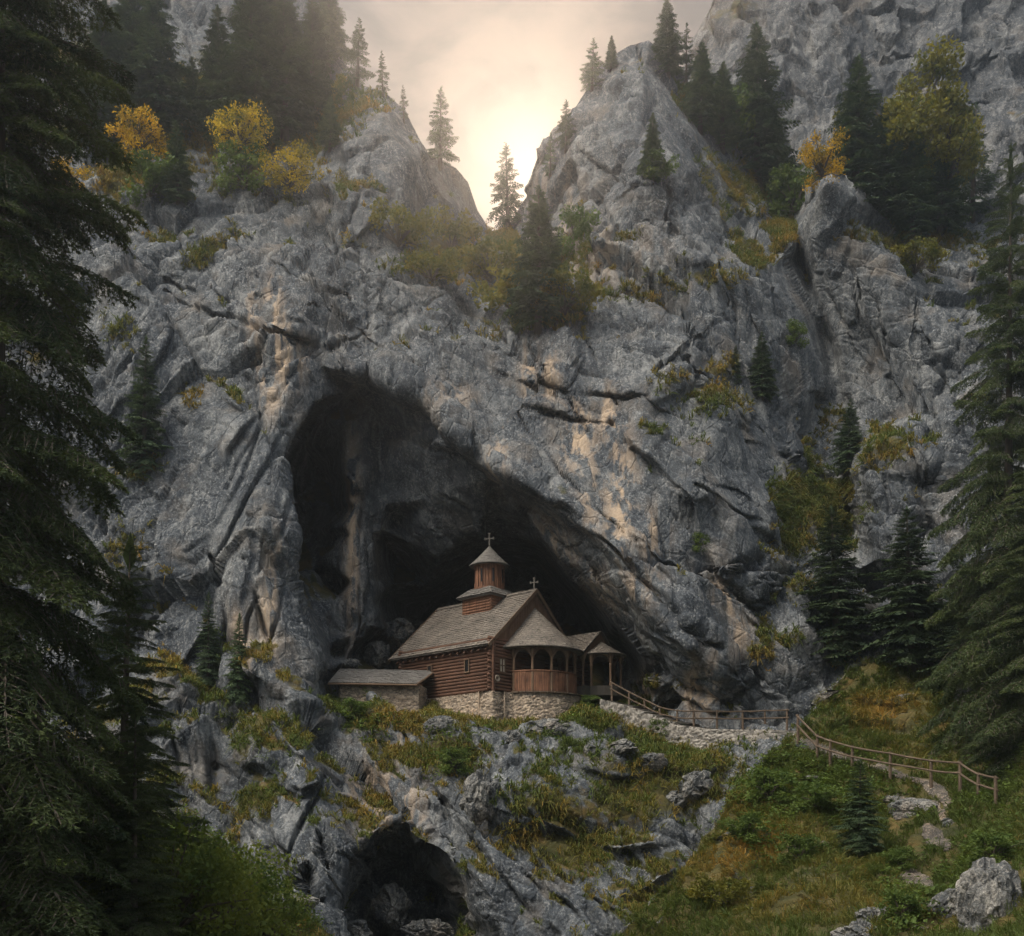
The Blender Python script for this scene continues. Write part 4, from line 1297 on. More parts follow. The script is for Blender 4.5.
# near spruces framing the view: foot position in metres, height
NEAR = [
    ((-10.9, 22.5, -8.0), 42.0, 'giant', 0.72, 'giant near spruce with long drooping boughs at the left edge, cut by the frame'),
    ((-9.6, 26.5, -5.0), 12.5, 'near_b', 0.85, 'near spruce in front of the left cliff foot, topped among the boughs of the giant'),
    ((-8.3, 24.0, -5.0), 8.2, 'near_b', 0.85, 'dark green spruce at the lower left beside the leafy bushes'),
    ((-9.9, 19.5, -6.0), 7.4, 'near_a', 0.9, 'shadowy spruce in the lower left corner'),
    (tuple(W(1006, 790, 46.0)), 27.0, 'near_a', 0.52, 'giant spruce with fine drooping boughs at the right edge behind the path fence'),
    (tuple(W(1040, 800, 42.0)), 17.0, 'near_b', 0.8, 'lower spruce at the right edge overlapping the giant one'),
    (tuple(W(975, 720, 50.0)), 8.0, 'near_b', 0.9, 'bushy spruce at the foot of the giant spruce on the right bank'),
]
for i, (b, h, kind, wf, lab) in enumerate(NEAR):
    plant_tree('spruce_tree', kind, b, h, lab, 'tree', 'near spruces framing the view', 1.3 * i + 0.4, wf)
for px, py, ty, kind, wf, lab in [
        (215, 950, 815, 'bush_near', 0.95, 'leafy yellow-green bush at the foot of the rocks, rightmost of the lower left'), (165, 950, 800, 'bush_near', 0.9, 'tall leafy green bush between the lower left spruces and the rocks'),
        (60, 980, 900, 'bush_near', 1.2, 'leafy bush in the lower left corner'), (262, 955, 872, 'bush_near', 1.0, 'low leafy bush beside the long pale rock of the lower left bank')]:
    Yg = ground_at(px, min(py, 930))
    plant_tree('shrub', kind, W(px, py, Yg - 1.0), (py - ty) / F * Yg, lab, 'shrub', 'leafy bushes at the lower left', rt.uniform(0, 6), wf)


# ------------------------------------------------------------------ the wooden church and its neighbours
def stone_face(pts, z0, z1, step, sz, seed, bulge=0.05, lean=0.0, top=None):
    """a wall face along a plan polyline, every stone modelled in relief"""
    P = [Vector((p[0], p[1], 0)) for p in pts]
    cum = [0.0]
    for a, b in zip(P[:-1], P[1:]):
        cum.append(cum[-1] + (b - a).length)
    nx = max(2, int(cum[-1] / step))
    nz = max(2, int((z1 - z0) / step)) if not callable(z0) else 40
    u = np.linspace(0, cum[-1], nx)
    X = np.interp(u, cum, [p.x for p in P])
    Y = np.interp(u, cum, [p.y for p in P])
    tx, ty = np.gradient(X), np.gradient(Y)
    ln = np.hypot(tx, ty) + 1e-9
    for _ in range(3):
        tx = np.convolve(np.pad(tx / ln, 2, mode='edge'), np.ones(5) / 5, 'valid')
        ty = np.convolve(np.pad(ty / ln, 2, mode='edge'), np.ones(5) / 5, 'valid')
        ln = np.hypot(tx, ty) + 1e-9
    nxv, nyv = ty / ln, -tx / ln
    v = np.linspace(0, 1, nz)
    zt = np.full(nx, z1) if top is None else np.interp(u, np.linspace(0, cum[-1], len(top)), top)
    Z = z0 + (zt[None, :] - z0) * v[:, None]
    U = np.broadcast_to(u[None, :], Z.shape)
    q = np.stack([U / (sz * 1.75), Z / sz, np.full(Z.shape, 0.5)], 2).reshape(-1, 3)
    q[:, 0] += 0.5 * (np.floor(q[:, 1]) % 2) + 0.18 * vnoise(q * 1.3, seed)
    q[:, 1] += 0.22 * vnoise(q * 0.9 + 9, seed + 1)
    q[:, 2] = 0.5
    d1, d2, vec, h = worley(q, seed)
    e = np.clip((d2 - d1) / 0.28, 0, 1).reshape(Z.shape)
    hv = ((h >> np.uint32(3)) & np.uint32(255)).astype(float).reshape(Z.shape) / 255
    r = bulge * (np.sqrt(e) * (0.55 + 0.75 * hv)) + 0.4 * bulge * vnoise(q * 5, seed + 3).reshape(Z.shape)
    r = r + lean * (1 - v[:, None])
    XX = X[None, :] + nxv[None, :] * r
    YY = Y[None, :] + nyv[None, :] * r
    idx = np.arange(nx * nz).reshape(nz, nx)
    f = np.stack([idx[:-1, :-1], idx[:-1, 1:], idx[1:, 1:], idx[1:, :-1]], 2).reshape(-1, 4)
    return np.stack([XX, YY, Z], 2).reshape(-1, 3), f, hv.ravel(), np.clip(e.ravel() * 2.2, 0, 1)


def stone_wall(name, part, pts, z0, z1, parent, mat, depth=0.6, step=0.04, sz=0.17, seed=1, top=None, bulge=0.05, lean=0.0):
    v, f, s, j = stone_face(pts, z0, z1, step, sz, seed, bulge, lean, top)
    nz = max(2, int((z1 - z0) / step))
    nx = len(v) // nz
    row = v.reshape(nz, nx, 3)[-1]
    t = np.gradient(row[:, :2], axis=0)
    n = np.stack([-t[:, 1], t[:, 0]], 1)
    n /= np.linalg.norm(n, axis=1, keepdims=True) + 1e-9
    back = row.copy()
    back[:, :2] += n * depth
    back[:, 2] += 0.04 * np.random.default_rng(seed).random(nx)
    b = len(v)
    i = np.arange(nx - 1)
    tf = np.stack([b - nx + i, b - nx + i + 1, b + i + 1, b + i], 1)
    low = back.copy()
    low[:, 2] = z0
    v2 = np.concatenate([v, back, low])
    bf = np.stack([b + i, b + i + 1, b + nx + i + 1, b + nx + i], 1)
    ff = np.concatenate([f, tf, bf])
    return mesh_np(part, v2, ff, mat, parent, attrs={'stone': np.concatenate([s, s[-nx:], s[-nx:]]), 'joint': np.concatenate([j, np.ones(2 * nx)])})


def shingle_plane(m, a, b, c, d, rows, width, rng, thick=0.03):
    """overlapping shingle courses on the quad a-b (eave) d-c (ridge)"""
    a, b, c, d = map(Vector, (a, b, c, d))
    nrm = (b - a).cross(d - a).normalized()
    for r in range(rows):
        f0, f1 = r / rows, min(1.0, (r + 1.55) / rows)
        p0, p1 = a.lerp(d, f0), b.lerp(c, f0)
        q0, q1 = a.lerp(d, f1), b.lerp(c, f1)
        L = (p1 - p0).length
        n = max(1, int(L / width))
        cuts = [0.0]
        for k in range(1, n):
            cuts.append((k + rng.uniform(-0.25, 0.25)) / n)
        cuts.append(1.0)
        for k in range(n):
            u0, u1 = cuts[k] + 0.004 / max(L, .01), cuts[k + 1] - 0.004 / max(L, .01)
            jl = rng.uniform(-0.018, 0.018)
            up = (d - a).normalized()
            hi = thick * rng.uniform(1.2, 2.1)
            A, B = p0.lerp(p1, u0) + up * jl, p0.lerp(p1, u1) + up * jl
            Cc, Dd = q0.lerp(q1, u1), q0.lerp(q1, u0)
            m.add([A, B, Cc, Dd, A + nrm * hi, B + nrm * hi, Cc + nrm * 0.012, Dd + nrm * 0.012],
                  [(0, 3, 2, 1), (4, 5, 6, 7), (0, 1, 5, 4), (1, 2, 6, 5), (2, 3, 7, 6), (3, 0, 4, 7)])


def shingle_cone(m, c, apex, r, z, a0, a1, rows, width, rng, thick=0.028, r_top=0.0):
    """shingled part-cone: centre c, eave radius r at height z"""
    c = Vector(c)
    apex = Vector(apex)
    for k in range(rows):
        f0, f1 = k / rows, min(1.0, (k + 1.5) / rows)
        # slightly bell-cast profile
        ra = r + (r_top - r) * f0
        rb = r + (r_top - r) * f1
        za, zb = z + (apex.z - z) * f0 ** 1.08, z + (apex.z - z) * f1 ** 1.08
        n = max(3, int(abs(a1 - a0) * max(ra, 0.12) / width))
        for i in range(n):
            t0 = a0 + (a1 - a0) * (i + rng.uniform(-.12, .12)) / n
            t1 = a0 + (a1 - a0) * (i + 1 + rng.uniform(-.12, .12)) / n
            P = lambda t, rr, zz: Vector((c.x + rr * math.cos(t), c.y + rr * math.sin(t), zz))
            A, B = P(t0, ra, za), P(t1, ra, za)
            Cc, Dd = P(t1, max(rb, 0.01), zb), P(t0, max(rb, 0.01), zb)
            up = Vector((0, 0, 1)) * thick * rng.uniform(1.1, 1.9)
            m.add([A, B, Cc, Dd, A + up, B + up, Cc + up * 0.3, Dd + up * 0.3],
                  [(0, 3, 2, 1), (4, 5, 6, 7), (0, 1, 5, 4), (1, 2, 6, 5), (2, 3, 7, 6), (3, 0, 4, 7)])


def add_cross(parent, loc, h, mat, rz=0.0):
    m = MB()
    Rz = Matrix.Rotation(rz, 3, 'Z')
    x, y, z = loc
    w = 0.09 * h
    m.box((x, y, z + h / 2), (w, w, h), Rz)
    m.box((x, y, z + h * 0.66), (w * 0.9, h * 0.62, w * 0.9), Rz)
    for s in (-1, 1):
        p = Rz @ Vector((0, s * h * 0.31, 0))
        m.box((x + p.x, y + p.y, z + h * 0.66), (w * 1.3, w * 0.9, w * 2.0), Rz)
    m.box((x, y, z + h), (w * 1.3, w * 2.0, w * 0.9), Rz)
    return m.build('cross', mat, parent)


U = Vector((-0.753, 0.658, 0)).normalized()       # along the nave, away from us
V = Vector((0.658, 0.753, 0)).normalized()        # across the gable
YAW = math.atan2(V.y, V.x)
C0 = W(491, 691, 55.0)
rs = random.Random(17)


def church():
    g = empty('wooden_church', C0, YAW)
    tag(g, 'dark log church with shingled roofs and a small round bell tower in the cave mouth', 'church')
    WD, LG, ZE, ZR = 6.8, 6.5, 2.33, 5.6
    # log walls
    m = MB()
    r = 0.092
    k = 0
    z = 0.09
    while z < 2.62:
        j = rs.uniform(-0.012, 0.012)
        side = z < 2.45
        m.tube([(0 + j, -0.16 - 0.05 * (k % 2), z), (0 + j, LG * 0.5, z + rs.uniform(-.01, .01)), (0 + j, LG + 0.15, z)], [r * rs.uniform(.93, 1.05)] * 3, 8)
        m.tube([(WD + j, -0.16, z), (WD + j, LG + 0.15, z)], r, 8)
        for yy in (0, LG):
            m.tube([(-0.16 - 0.05 * ((k + 1) % 2), yy + j, z + 0.06), (WD + 0.16, yy + j, z + 0.06)], r * rs.uniform(.93, 1.04), 8)
        z += 0.168
        k += 1
    m.build('log_wall', M['log'], g, True)
    # gable boards
    for yy, sg in ((-0.02, -1), (LG, 1)):
        m = MB()
        n = 34
        for i in range(n):
            x0, x1 = WD * i / n, WD * (i + 1) / n
            zt = lambda x: ZE + (ZR - ZE - 0.1) * (1 - abs(x - WD / 2) / (WD / 2 + 0.3))
            x0 += 0.006
            x1 -= 0.006
            if abs((x0 + x1) / 2 - WD / 2) > WD / 2 - 0.12:
                continue
            dy = sg * rs.uniform(0.0, 0.015)
            vs = [(x0, yy + dy, 2.55), (x1, yy + dy, 2.55), (x1, yy + dy, max(2.6, zt(x1))), (x0, yy + dy, max(2.6, zt(x0)))]
            vs += [(x, y - sg * 0.05, zz) for x, y, zz in vs]
            m.add(vs, [(0, 1, 2, 3), (7, 6, 5, 4), (0, 4, 5, 1), (1, 5, 6, 2), (2, 6, 7, 3), (3, 7, 4, 0)])
        m.build('gable', M['gable'], g)
    # main roof
    m = MB()
    e0, e1 = -0.15, LG + 0.62
    zl = ZE - 0.02
    shingle_plane(m, (-0.33, e1, zl), (-0.33, e0, zl), (WD / 2, e0, ZR), (WD / 2, e1, ZR), 24, 0.16, rs)
    shingle_plane(m, (WD + 0.33, e0, zl), (WD + 0.33, e1, zl), (WD / 2, e1, ZR), (WD / 2, e0, ZR), 24, 0.2, rs)
    # decking under the shingles, ridge cap
    for x in (-0.33, WD + 0.33):
        m.add([(x, e0 + 0.02, zl - 0.05), (x, e1 - 0.02, zl - 0.05), (WD / 2, e1 - 0.02, ZR - 0.06), (WD / 2, e0 + 0.02, ZR - 0.06)], [(0, 1, 2, 3)])
    for i in range(26):
        y0 = e0 + (e1 - e0) * i / 26
        m.box((WD / 2 - 0.05, y0 + 0.13, ZR + 0.035 + rs.uniform(0, .02)), (0.22, 0.30, 0.025), Matrix.Rotation(R(-40), 3, 'Y'))
        m.box((WD / 2 + 0.05, y0 + 0.13, ZR + 0.03 + rs.uniform(0, .02)), (0.22, 0.30, 0.025), Matrix.Rotation(R(40), 3, 'Y'))
    rf = m.build('roof', M['shingle'], g)
    for yy in (e0 - 0.025, e1 + 0.025):
        for x in (-0.36, WD + 0.36):
            m = MB()
            a, b = Vector((x, yy, zl - 0.08)), Vector((WD / 2, yy, ZR + 0.0))
            d = (b - a)
            nn = Vector((-d.z, 0, d.x)).normalized() * (0.085 if x < 0 else -0.085)
            o = Vector((0, 0.02, 0))
            m.add([a - o - nn, b - o - nn, b - o + nn, a - o + nn, a + o - nn, b + o - nn, b + o + nn, a + o + nn],
                  [(0, 1, 2, 3), (7, 6, 5, 4), (0, 4, 5, 1), (1, 5, 6, 2), (2, 6, 7, 3), (3, 7, 4, 0)])
            m.build('bargeboard', M['post'], rf)
    # rafters' ends under the long eave
    m = MB()
    for i in range(14):
        m.box((-0.12, 0.1 + i * 0.5, zl + 0.02 - 0.14), (0.5, 0.07, 0.09), Matrix.Rotation(R(-41), 3, 'Y'))
    m.build('rafter_ends', M['log'], rf)
    add_cross(g, (WD / 2, e0 + 0.18, ZR + 0.02), 0.66, M['iron'], R(20))
    # windows in the long wall and the pale window by the porch
    for y, hgt in ((1.55, 0.66), (4.25, 0.6)):
        f = MB()
        for dy in (-0.15, 0.15):
            f.box((-0.125, y + dy, 1.42), (0.06, 0.055, hgt))
        for dz in (-hgt / 2, hgt / 2):
            f.box((-0.128, y, 1.42 + dz), (0.066, 0.36, 0.055))
        wn = f.build('window', M['post'], g)
        MB().box((-0.098, y, 1.42), (0.012, 0.26, hgt - 0.06)).build('pane', M['dark'], wn)
    f = MB()
    for dx in (-0.2, 0.0, 0.2):
        f.box((0.72 + dx, -0.125, 1.36), (0.045, 0.05, 0.72))
    for dz in (-0.34, 0.0, 0.34):
        f.box((0.72, -0.128, 1.36 + dz), (0.46, 0.056, 0.045))
    wn = f.build('window', M['post'], g)
    MB().box((0.72, -0.10, 1.36), (0.38, 0.016, 0.66)).build('pane', M['pale'], wn)
    # corner post
    MB().box((-0.02, -0.2, 1.2), (0.14, 0.10, 2.4)).build('corner_post', M['log'], g)

    # bell tower
    tx, ty = WD / 2, 3.2
    tw = MB()
    s = 0.98
    for i in range(9):
        z = 4.55 + i * 0.15
        for sx in (-1, 1):
            tw.tube([(tx + sx * s, ty - s - 0.05, z), (tx + sx * s, ty + s + 0.05, z)], 0.085, 7)
            tw.tube([(tx - s - 0.05, ty + sx * s, z + 0.07), (tx + s + 0.05, ty + sx * s, z + 0.07)], 0.085, 7)
    tower = tw.build('bell_tower', M['plank'], g, True)
    sk = MB()
    zc = 5.62
    so, si = 1.28, 0.72
    for q in range(4):
        Rq = Matrix.Rotation(q * math.pi / 2, 3, 'Z')
        pp = [Rq @ Vector(p) + Vector((tx, ty, 0)) for p in ((-so, -so, zc), (so, -so, zc), (si, -si, zc + 0.52), (-si, -si, zc + 0.52))]
        shingle_plane(sk, pp[0], pp[1], pp[2], pp[3], 5, 0.15, rs)
    sk.box((tx, ty, zc - 0.03), (so * 1.9, so * 1.9, 0.05))
    sk.build('skirt_roof', M['shingle_dark'], tower)
    dr = MB()
    n = 16
    rd = 0.80
    z0, z1 = 6.08, 7.42
    for i in range(n * 2):
        a = 2 * math.pi * i / (n * 2)
        rr = rd if i % 2 else rd - 0.035
        dr.box((tx + rr * math.cos(a), ty + rr * math.sin(a), (z0 + z1) / 2 + 0.02), (0.05, 0.13 if i % 2 else 0.11, z1 - z0), Matrix.Rotation(a, 3, 'Z'))
    dr.tube([(tx, ty, z0), (tx, ty, z0 + 0.10)], rd + 0.05, 24)
    dr.tube([(tx, ty, z1 - 0.08), (tx, ty, z1 + 0.02)], rd + 0.05, 24)
    dr.tube([(tx, ty, z0), (tx, ty, z1 - 0.05)], rd - 0.06, 20)
    drum = dr.build('drum', M['plank'], tower)
    for i in range(8):
        op = MB()
        a = 2 * math.pi * (i + 0.25) / 8
        op.box((tx + (rd + 0.012) * math.cos(a), ty + (rd + 0.012) * math.sin(a), 6.80), (0.04, 0.11, 0.72), Matrix.Rotation(a, 3, 'Z'))
        op.build('slit', M['dark'], tower)
    cn = MB()
    shingle_cone(cn, (tx, ty), (tx, ty, 8.52), 1.10, 7.40, 0, 2 * math.pi, 10, 0.13, rs)
    cn.tube([(tx, ty, 7.40), (tx, ty, 8.45)], [1.02, 0.02], 24, True)
    cn.build('cone_roof', M['shingle_dark'], tower)
    add_cross(tower, (tx, ty, 8.42), 0.78, M['iron'], R(25))

    # round porch
    cx, RP, RE = WD / 2, 2.15, 2.62
    porch = empty('porch', (0, 0, 0))
    porch.parent = g
    fl = MB()
    n = 28
    ring = [(cx + (RP + 0.22) * math.cos(math.pi + math.pi * i / n), (RP + 0.22) * math.sin(math.pi + math.pi * i / n)) for i in range(n + 1)]
    fl.add([(x, y, 0.03) for x, y in ring] + [(x, y, -0.12) for x, y in ring],
           [tuple(range(n + 1)), tuple(range(2 * n + 1, n, -1))] + [(i, n + 1 + i, n + 2 + i, i + 1) for i in range(n)])
    fl.build('floor', M['post'], porch)
    angs = [math.pi + math.pi * (0.06 + 0.88 * i / 6) for i in range(7)]
    for a in angs:
        p = MB()
        x, y = cx + RP * math.cos(a), RP * math.sin(a)
        p.tube([(x, y, 0), (x, y, 0.95), (x, y, 1.05), (x, y, 1.2), (x, y, 1.7), (x, y, 1.82), (x, y, 1.90), (x, y, 2.02), (x, y, 2.2)],
               [0.085, 0.085, 0.06, 0.075, 0.062, 0.062, 0.10, 0.115, 0.14], 8)
        p.build('post', M['post'], porch)
    # arched fascia between the posts
    ar = MB()
    for a0, a1 in zip(angs[:-1], angs[1:]):
        ns = 12
        vs = []
        for i in range(ns + 1):
            f = i / ns
            a = a0 + (a1 - a0) * f
            drop = 0.12 + 0.58 * (abs(2 * f - 1) ** 2.2)
            for rr in (RP - 0.035, RP + 0.035):
                x, y = cx + rr * math.cos(a), rr * math.sin(a)
                vs += [(x, y, 2.30), (x, y, 2.30 - drop)]
        fs = []
        for i in range(ns):
            b = 4 * i
            fs += [(b, b + 1, b + 5, b + 4), (b + 2, b + 6, b + 7, b + 3), (b + 1, b + 3, b + 7, b + 5)]
        ar.add(vs, fs)
    ar.build('arched_fascia', M['post'], porch)
    rl = MB()
    nb = 60
    for i in range(nb):
        a = math.pi + math.pi * (0.05 + 0.90 * (i + 0.5) / nb)
        if i % 10 == 9 and rs.random() < 0.3:
            continue
        rr = RP + 0.035 + rs.uniform(-0.012, 0.012)
        rl.box((cx + rr * math.cos(a), rr * math.sin(a), 0.55 + rs.uniform(-.015, .015)), (0.03, 0.098, 1.02), Matrix.Rotation(a, 3, 'Z'))
    pts = [(cx + (RP + 0.03) * math.cos(math.pi + math.pi * i / 24), (RP + 0.03) * math.sin(math.pi + math.pi * i / 24)) for i in range(1, 24)]
    rl.tube([(x, y, 1.09) for x, y in pts], 0.055, 6)
    rl.build('balustrade', M['plank'], porch)
    pr = MB()
    shingle_cone(pr, (cx, 0.0), (cx, 0, 4.72), RE, 2.28, math.pi * 0.985, math.pi * 2.015, 19, 0.15, rs)
    shell = [(cx + (RE - 0.04) * math.cos(math.pi + math.pi * i / 30), (RE - 0.04) * math.sin(math.pi + math.pi * i / 30), 2.25) for i in range(31)]
    pr.add(shell + [(cx, 0, 4.62), (cx, 0, 2.25)], [(i, i + 1, 31) for i in range(30)] + [(i + 1, i, 32) for i in range(30)])
    pr.build('cone_roof', M['shingle'], porch)
    MB().box((cx + 0.2, -0.13, 1.0), (0.95, 0.06, 1.9)).build('door', M['log'], porch)
    return g


CH = church()

# coiled hose on the church corner
m = MB()
cc = C0 + V * 0.12 - U * 0.30 + Vector((0, 0, 0.62))
for k in range(3):
    rr = 0.09 + 0.03 * k
    m.tube([cc + V * (rr * math.cos(a)) + Vector((0, 0, rr * math.sin(a))) - U * 0.02 * k for a in np.linspace(0, 2 * math.pi, 20)], 0.02, 6)
tag(m.build('coil', M['rope'], None, True), 'pale coil of rope hanging on the church corner below the pale window', 'coil')

# the retaining wall the church stands on
def loc2w(p, z=0):
    q = C0 + V * p[0] + U * p[1]
    return (q.x, q.y)


arc = [loc2w((3.4 + 2.5 * math.cos(t), 2.5 * math.sin(t))) for t in np.linspace(math.pi * 1.08, math.pi * 2.02, 22)]
plan = [loc2w((-0.22, 6.6)), loc2w((-0.22, 3.0)), loc2w((-0.22, -0.32)), loc2w((0.55, -0.36))] + arc
rw = empty('retaining_wall', (plan[3][0], plan[3][1], C0.z - 2.0))
tag(rw, 'pale rubble stone retaining wall with a round bastion carrying the church', 'wall')
inv = Vector((-plan[3][0], -plan[3][1], -(C0.z - 2.0)))


def shift(o, v):
    a = np.empty(len(o.data.vertices) * 3, dtype=np.float32)
    o.data.vertices.foreach_get('co', a)
    a = a.reshape(-1, 3) + np.array(v, dtype=np.float32)
    o.data.vertices.foreach_set('co', a.ravel())
    o.data.update()


o = stone_wall('retaining_wall', 'stonework', plan, C0.z - 2.6, C0.z - 0.04, rw, M['masonry'], 0.9, 0.036, 0.15, 3, bulge=0.055, lean=0.25)
shift(o, inv)
m = MB()
for i in range(len(arc) - 1):
    a, b = Vector((*arc[i], C0.z)), Vector((*arc[i + 1], C0.z))
    d = b - a
    m.box((a + b) / 2 - Vector((0, 0, 0.03)), (d.length * 0.97, 0.34, 0.07), Matrix.Rotation(math.atan2(d.y, d.x), 3, 'Z'))
o = m.build('coping', M['fence'], rw)
shift(o, inv)

# low stone annex left of the church
def annex():
    Yf = 56.2
    xl, xr = W(340, 0, Yf).x, W(418.5, 0, Yf).x
    zb, zt = W(0, 712, Yf).z, W(0, 684, Yf).z
    g = empty('stone_annex', ((xl + xr) / 2, Yf, zb))
    tag(g, 'low stone outbuilding with a grey lean-to roof left of the church', 'outbuilding')
    off = Vector((-(xl + xr) / 2, -Yf, -zb))
    o = stone_wall('a', 'stone_wall', [(xl, Yf), (xr, Yf), (xr + 0.3, Yf + 1.9)], zb, zt, g, M['masonry'], 0.4, 0.036, 0.15, 8)
    shift(o, off)
    m = MB()
    a, b = Vector((xl - 0.55, Yf - 0.35, zt + 0.02)), Vector((xr - 0.05, Yf - 0.35, zt - 0.05))
    c, d = Vector((xr + 0.75, Yf + 1.7, zt + 0.95)), Vector((xl - 0.25, Yf + 1.7, zt + 1.05))
    shingle_plane(m, a, b, c, d, 12, 0.17, rs)
    m.add([p - Vector((0, 0, 0.05)) for p in (a, b, c, d)], [(0, 1, 2, 3)])
    o = m.build('roof', M['shingle_dark'], g)
    shift(o, off)
    m = MB()
    m.tube([a - Vector((0, 0, 0.06)), b - Vector((0, 0, 0.06))], 0.06, 6)
    m.tube([b - Vector((0, 0, 0.02)), c - Vector((0, 0, 0.02))], 0.06, 6)
    m.tube([(xl, Yf, zt - 0.05), (xr, Yf, zt - 0.05)], 0.08, 6)
    o = m.build('eave_beam', M['post'], g)
    shift(o, off)


annex()


def pavilion():
    P0 = W(600, 688.5, 58.6)
    g = empty('open_pavilion', P0, YAW)
    tag(g, 'small open wooden shelter with carved posts and arches right of the church', 'shelter')
    WD, LG, ZE, ZR = 2.7, 3.4, 1.72, 3.05
    x0 = -WD / 2
    m = MB()
    shingle_plane(m, (x0 - 0.25, LG, ZE), (x0 - 0.25, -0.1, ZE), (0, -0.1, ZR), (0, LG, ZR), 13, 0.15, rs)
    shingle_plane(m, (-x0 + 0.25, -0.1, ZE), (-x0 + 0.25, LG, ZE), (0, LG, ZR), (0, -0.1, ZR), 13, 0.17, rs)
    for s in (-1, 1):
        m.add([(s * (WD / 2 + 0.25), -0.08, ZE - 0.04), (s * (WD / 2 + 0.25), LG, ZE - 0.04), (0, LG, ZR - 0.05), (0, -0.08, ZR - 0.05)], [(0, 1, 2, 3)])
    m.build('roof', M['shingle'], g)
    m = MB()
    m.add([(x0, 0, ZE), (-x0, 0, ZE), (0, 0, ZR - 0.08), (x0, 0.04, ZE), (-x0, 0.04, ZE), (0, 0.04, ZR - 0.08)], [(0, 1, 2), (5, 4, 3), (0, 3, 4, 1)])
    m.build('gable', M['gable'], g)
    rp = 1.05
    m = MB()
    shingle_cone(m, (0.1, 0), (0.1, 0, 2.5), rp + 0.28, ZE - 0.02, math.pi * 0.99, math.pi * 2.01, 8, 0.13, rs)
    m.add([(0.1 + (rp + 0.24) * math.cos(math.pi + math.pi * i / 16), (rp + 0.24) * math.sin(math.pi + math.pi * i / 16), ZE - 0.05) for i in range(17)], [tuple(range(16, -1, -1))])
    m.build('cone_roof', M['shingle'], g)
    spots = [(0.1 + rp * math.cos(math.pi + math.pi * f), rp * math.sin(math.pi + math.pi * f)) for f in (0.04, 0.36, 0.68, 0.97)] + [(x0, 0.1), (x0, 1.7), (x0, LG - 0.2), (-x0, LG - 0.2), (-x0, 0.1)]
    for x, y in spots:
        p = MB()
        p.tube([(x, y, -0.3), (x, y, 0.1), (x, y, 0.2), (x, y, 1.0), (x, y, 1.1), (x, y, 1.2), (x, y, 1.45), (x, y, ZE)], [0.085, 0.085, 0.06, 0.065, 0.09, 0.07, 0.13, 0.2], 8)
        p.build('post', M['post'], g)
    ar = MB()
    runs = [(spots[0], spots[1]), (spots[1], spots[2]), (spots[2], spots[3]), (spots[4], spots[5]), (spots[5], spots[6])]
    for p, q in runs:
        ns = 10
        vs = []
        for i in range(ns + 1):
            f = i / ns
            x, y = p[0] + (q[0] - p[0]) * f, p[1] + (q[1] - p[1]) * f
            dn = Vector((-(q[1] - p[1]), q[0] - p[0], 0)).normalized() * 0.03
            drop = 0.08 + 0.42 * abs(2 * f - 1) ** 2.3
            vs += [(x - dn.x, y - dn.y, ZE), (x - dn.x, y - dn.y, ZE - drop), (x + dn.x, y + dn.y, ZE), (x + dn.x, y + dn.y, ZE - drop)]
        fs = []
        for i in range(ns):
            b = 4 * i
            fs += [(b, b + 1, b + 5, b + 4), (b + 2, b + 6, b + 7, b + 3), (b + 1, b + 3, b + 7, b + 5)]
        ar.add(vs, fs)
    ar.build('arched_fascia', M['post'], g)
    m = MB()
    m.box((0, LG / 2, -0.25), (WD + 0.3, LG + 0.3, 0.5))
    m.tube([(0.1, 0, -0.5), (0.1, 0, 0.0)], rp + 0.15, 20)
    m.build('plinth', M['drystone'], g)
    m = MB()
    for i in range(13):
        m.tube([(x0 + 0.05, 1.7, 0.1 + i * 0.13), (-x0, 1.7, 0.1 + i * 0.13)], 0.07, 6)
    m.build('log_wall', M['log'], g, True)


pavilion()


# ------------------------------------------------------------------ fences and dry stone walls
def fence(name, label, feet, h, r, rails, rng):
    """feet: world points of the posts"""
    g = empty('wooden_fence', feet[0])
    tag(g, label, 'fence', 'fences along the path')
    f0 = Vector(feet[0])
    tops = []
    for p in feet:
        p = Vector(p) - f0
        t = p + Vector((rng.uniform(-.03, .03), rng.uniform(-.03, .03), h * rng.uniform(0.94, 1.06)))
        m = MB()
        m.tube([p - Vector((0, 0, 0.35)), p + (t - p) * 0.5, t], [r, r * 0.97, r * 0.9], 7)
        m.build('post', M['fence'], g, False)
        tops.append((p, t))
    for (p0, t0), (p1, t1) in zip(tops[:-1], tops[1:]):
        for f in rails:
            a, b = p0.lerp(t0, f), p1.lerp(t1, f)
            d = (b - a).normalized()
            o = Vector((d.y, -d.x, 0)) * r * 0.6
            if o.y > 0:
                o = -o
            m = MB()
            mid = (a + b) / 2 + Vector((0, 0, -0.015 + rng.uniform(-.015, .015)))
            m.tube([a - d * 0.10 + o, mid + o, b + d * 0.10 + o], [r * 0.62, r * 0.66, r * 0.6], 6)
            m.build('rail', M['fence'], g, False)


rf = random.Random(3)
upper = [(612, 697, 55.6), (629, 706, 55.2), (645, 714, 54.8), (660, 722, 54.2), (677, 726, 53.8), (694, 727, 53.4), (717, 727, 53.2), (743, 727, 53.0), (765, 727, 52.6), (787, 726.5, 52.2)]
fence('upper', 'grey wooden rail fence along the dry stone wall under the cliff, right of the church', [W(*p) for p in upper], 0.80, 0.060, (0.50, 0.93), rf)
lower = [(798, 736), (817, 757), (830, 762), (852, 768), (890, 776), (931, 782), (960, 785), (978, 797), (996, 804)]
gl = np.polyval(np.polyfit([p[0] for p in lower], [ground_at(*p) for p in lower], 2), [p[0] for p in lower])
fence('lower', 'brown wooden rail fence running down beside the stony path to the lower right', [W(x, y, min(Yv, ground_at(x, y)) - 0.25) for (x, y), Yv in zip(lower, gl)], 0.95, 0.068, (0.50, 0.92), rf)
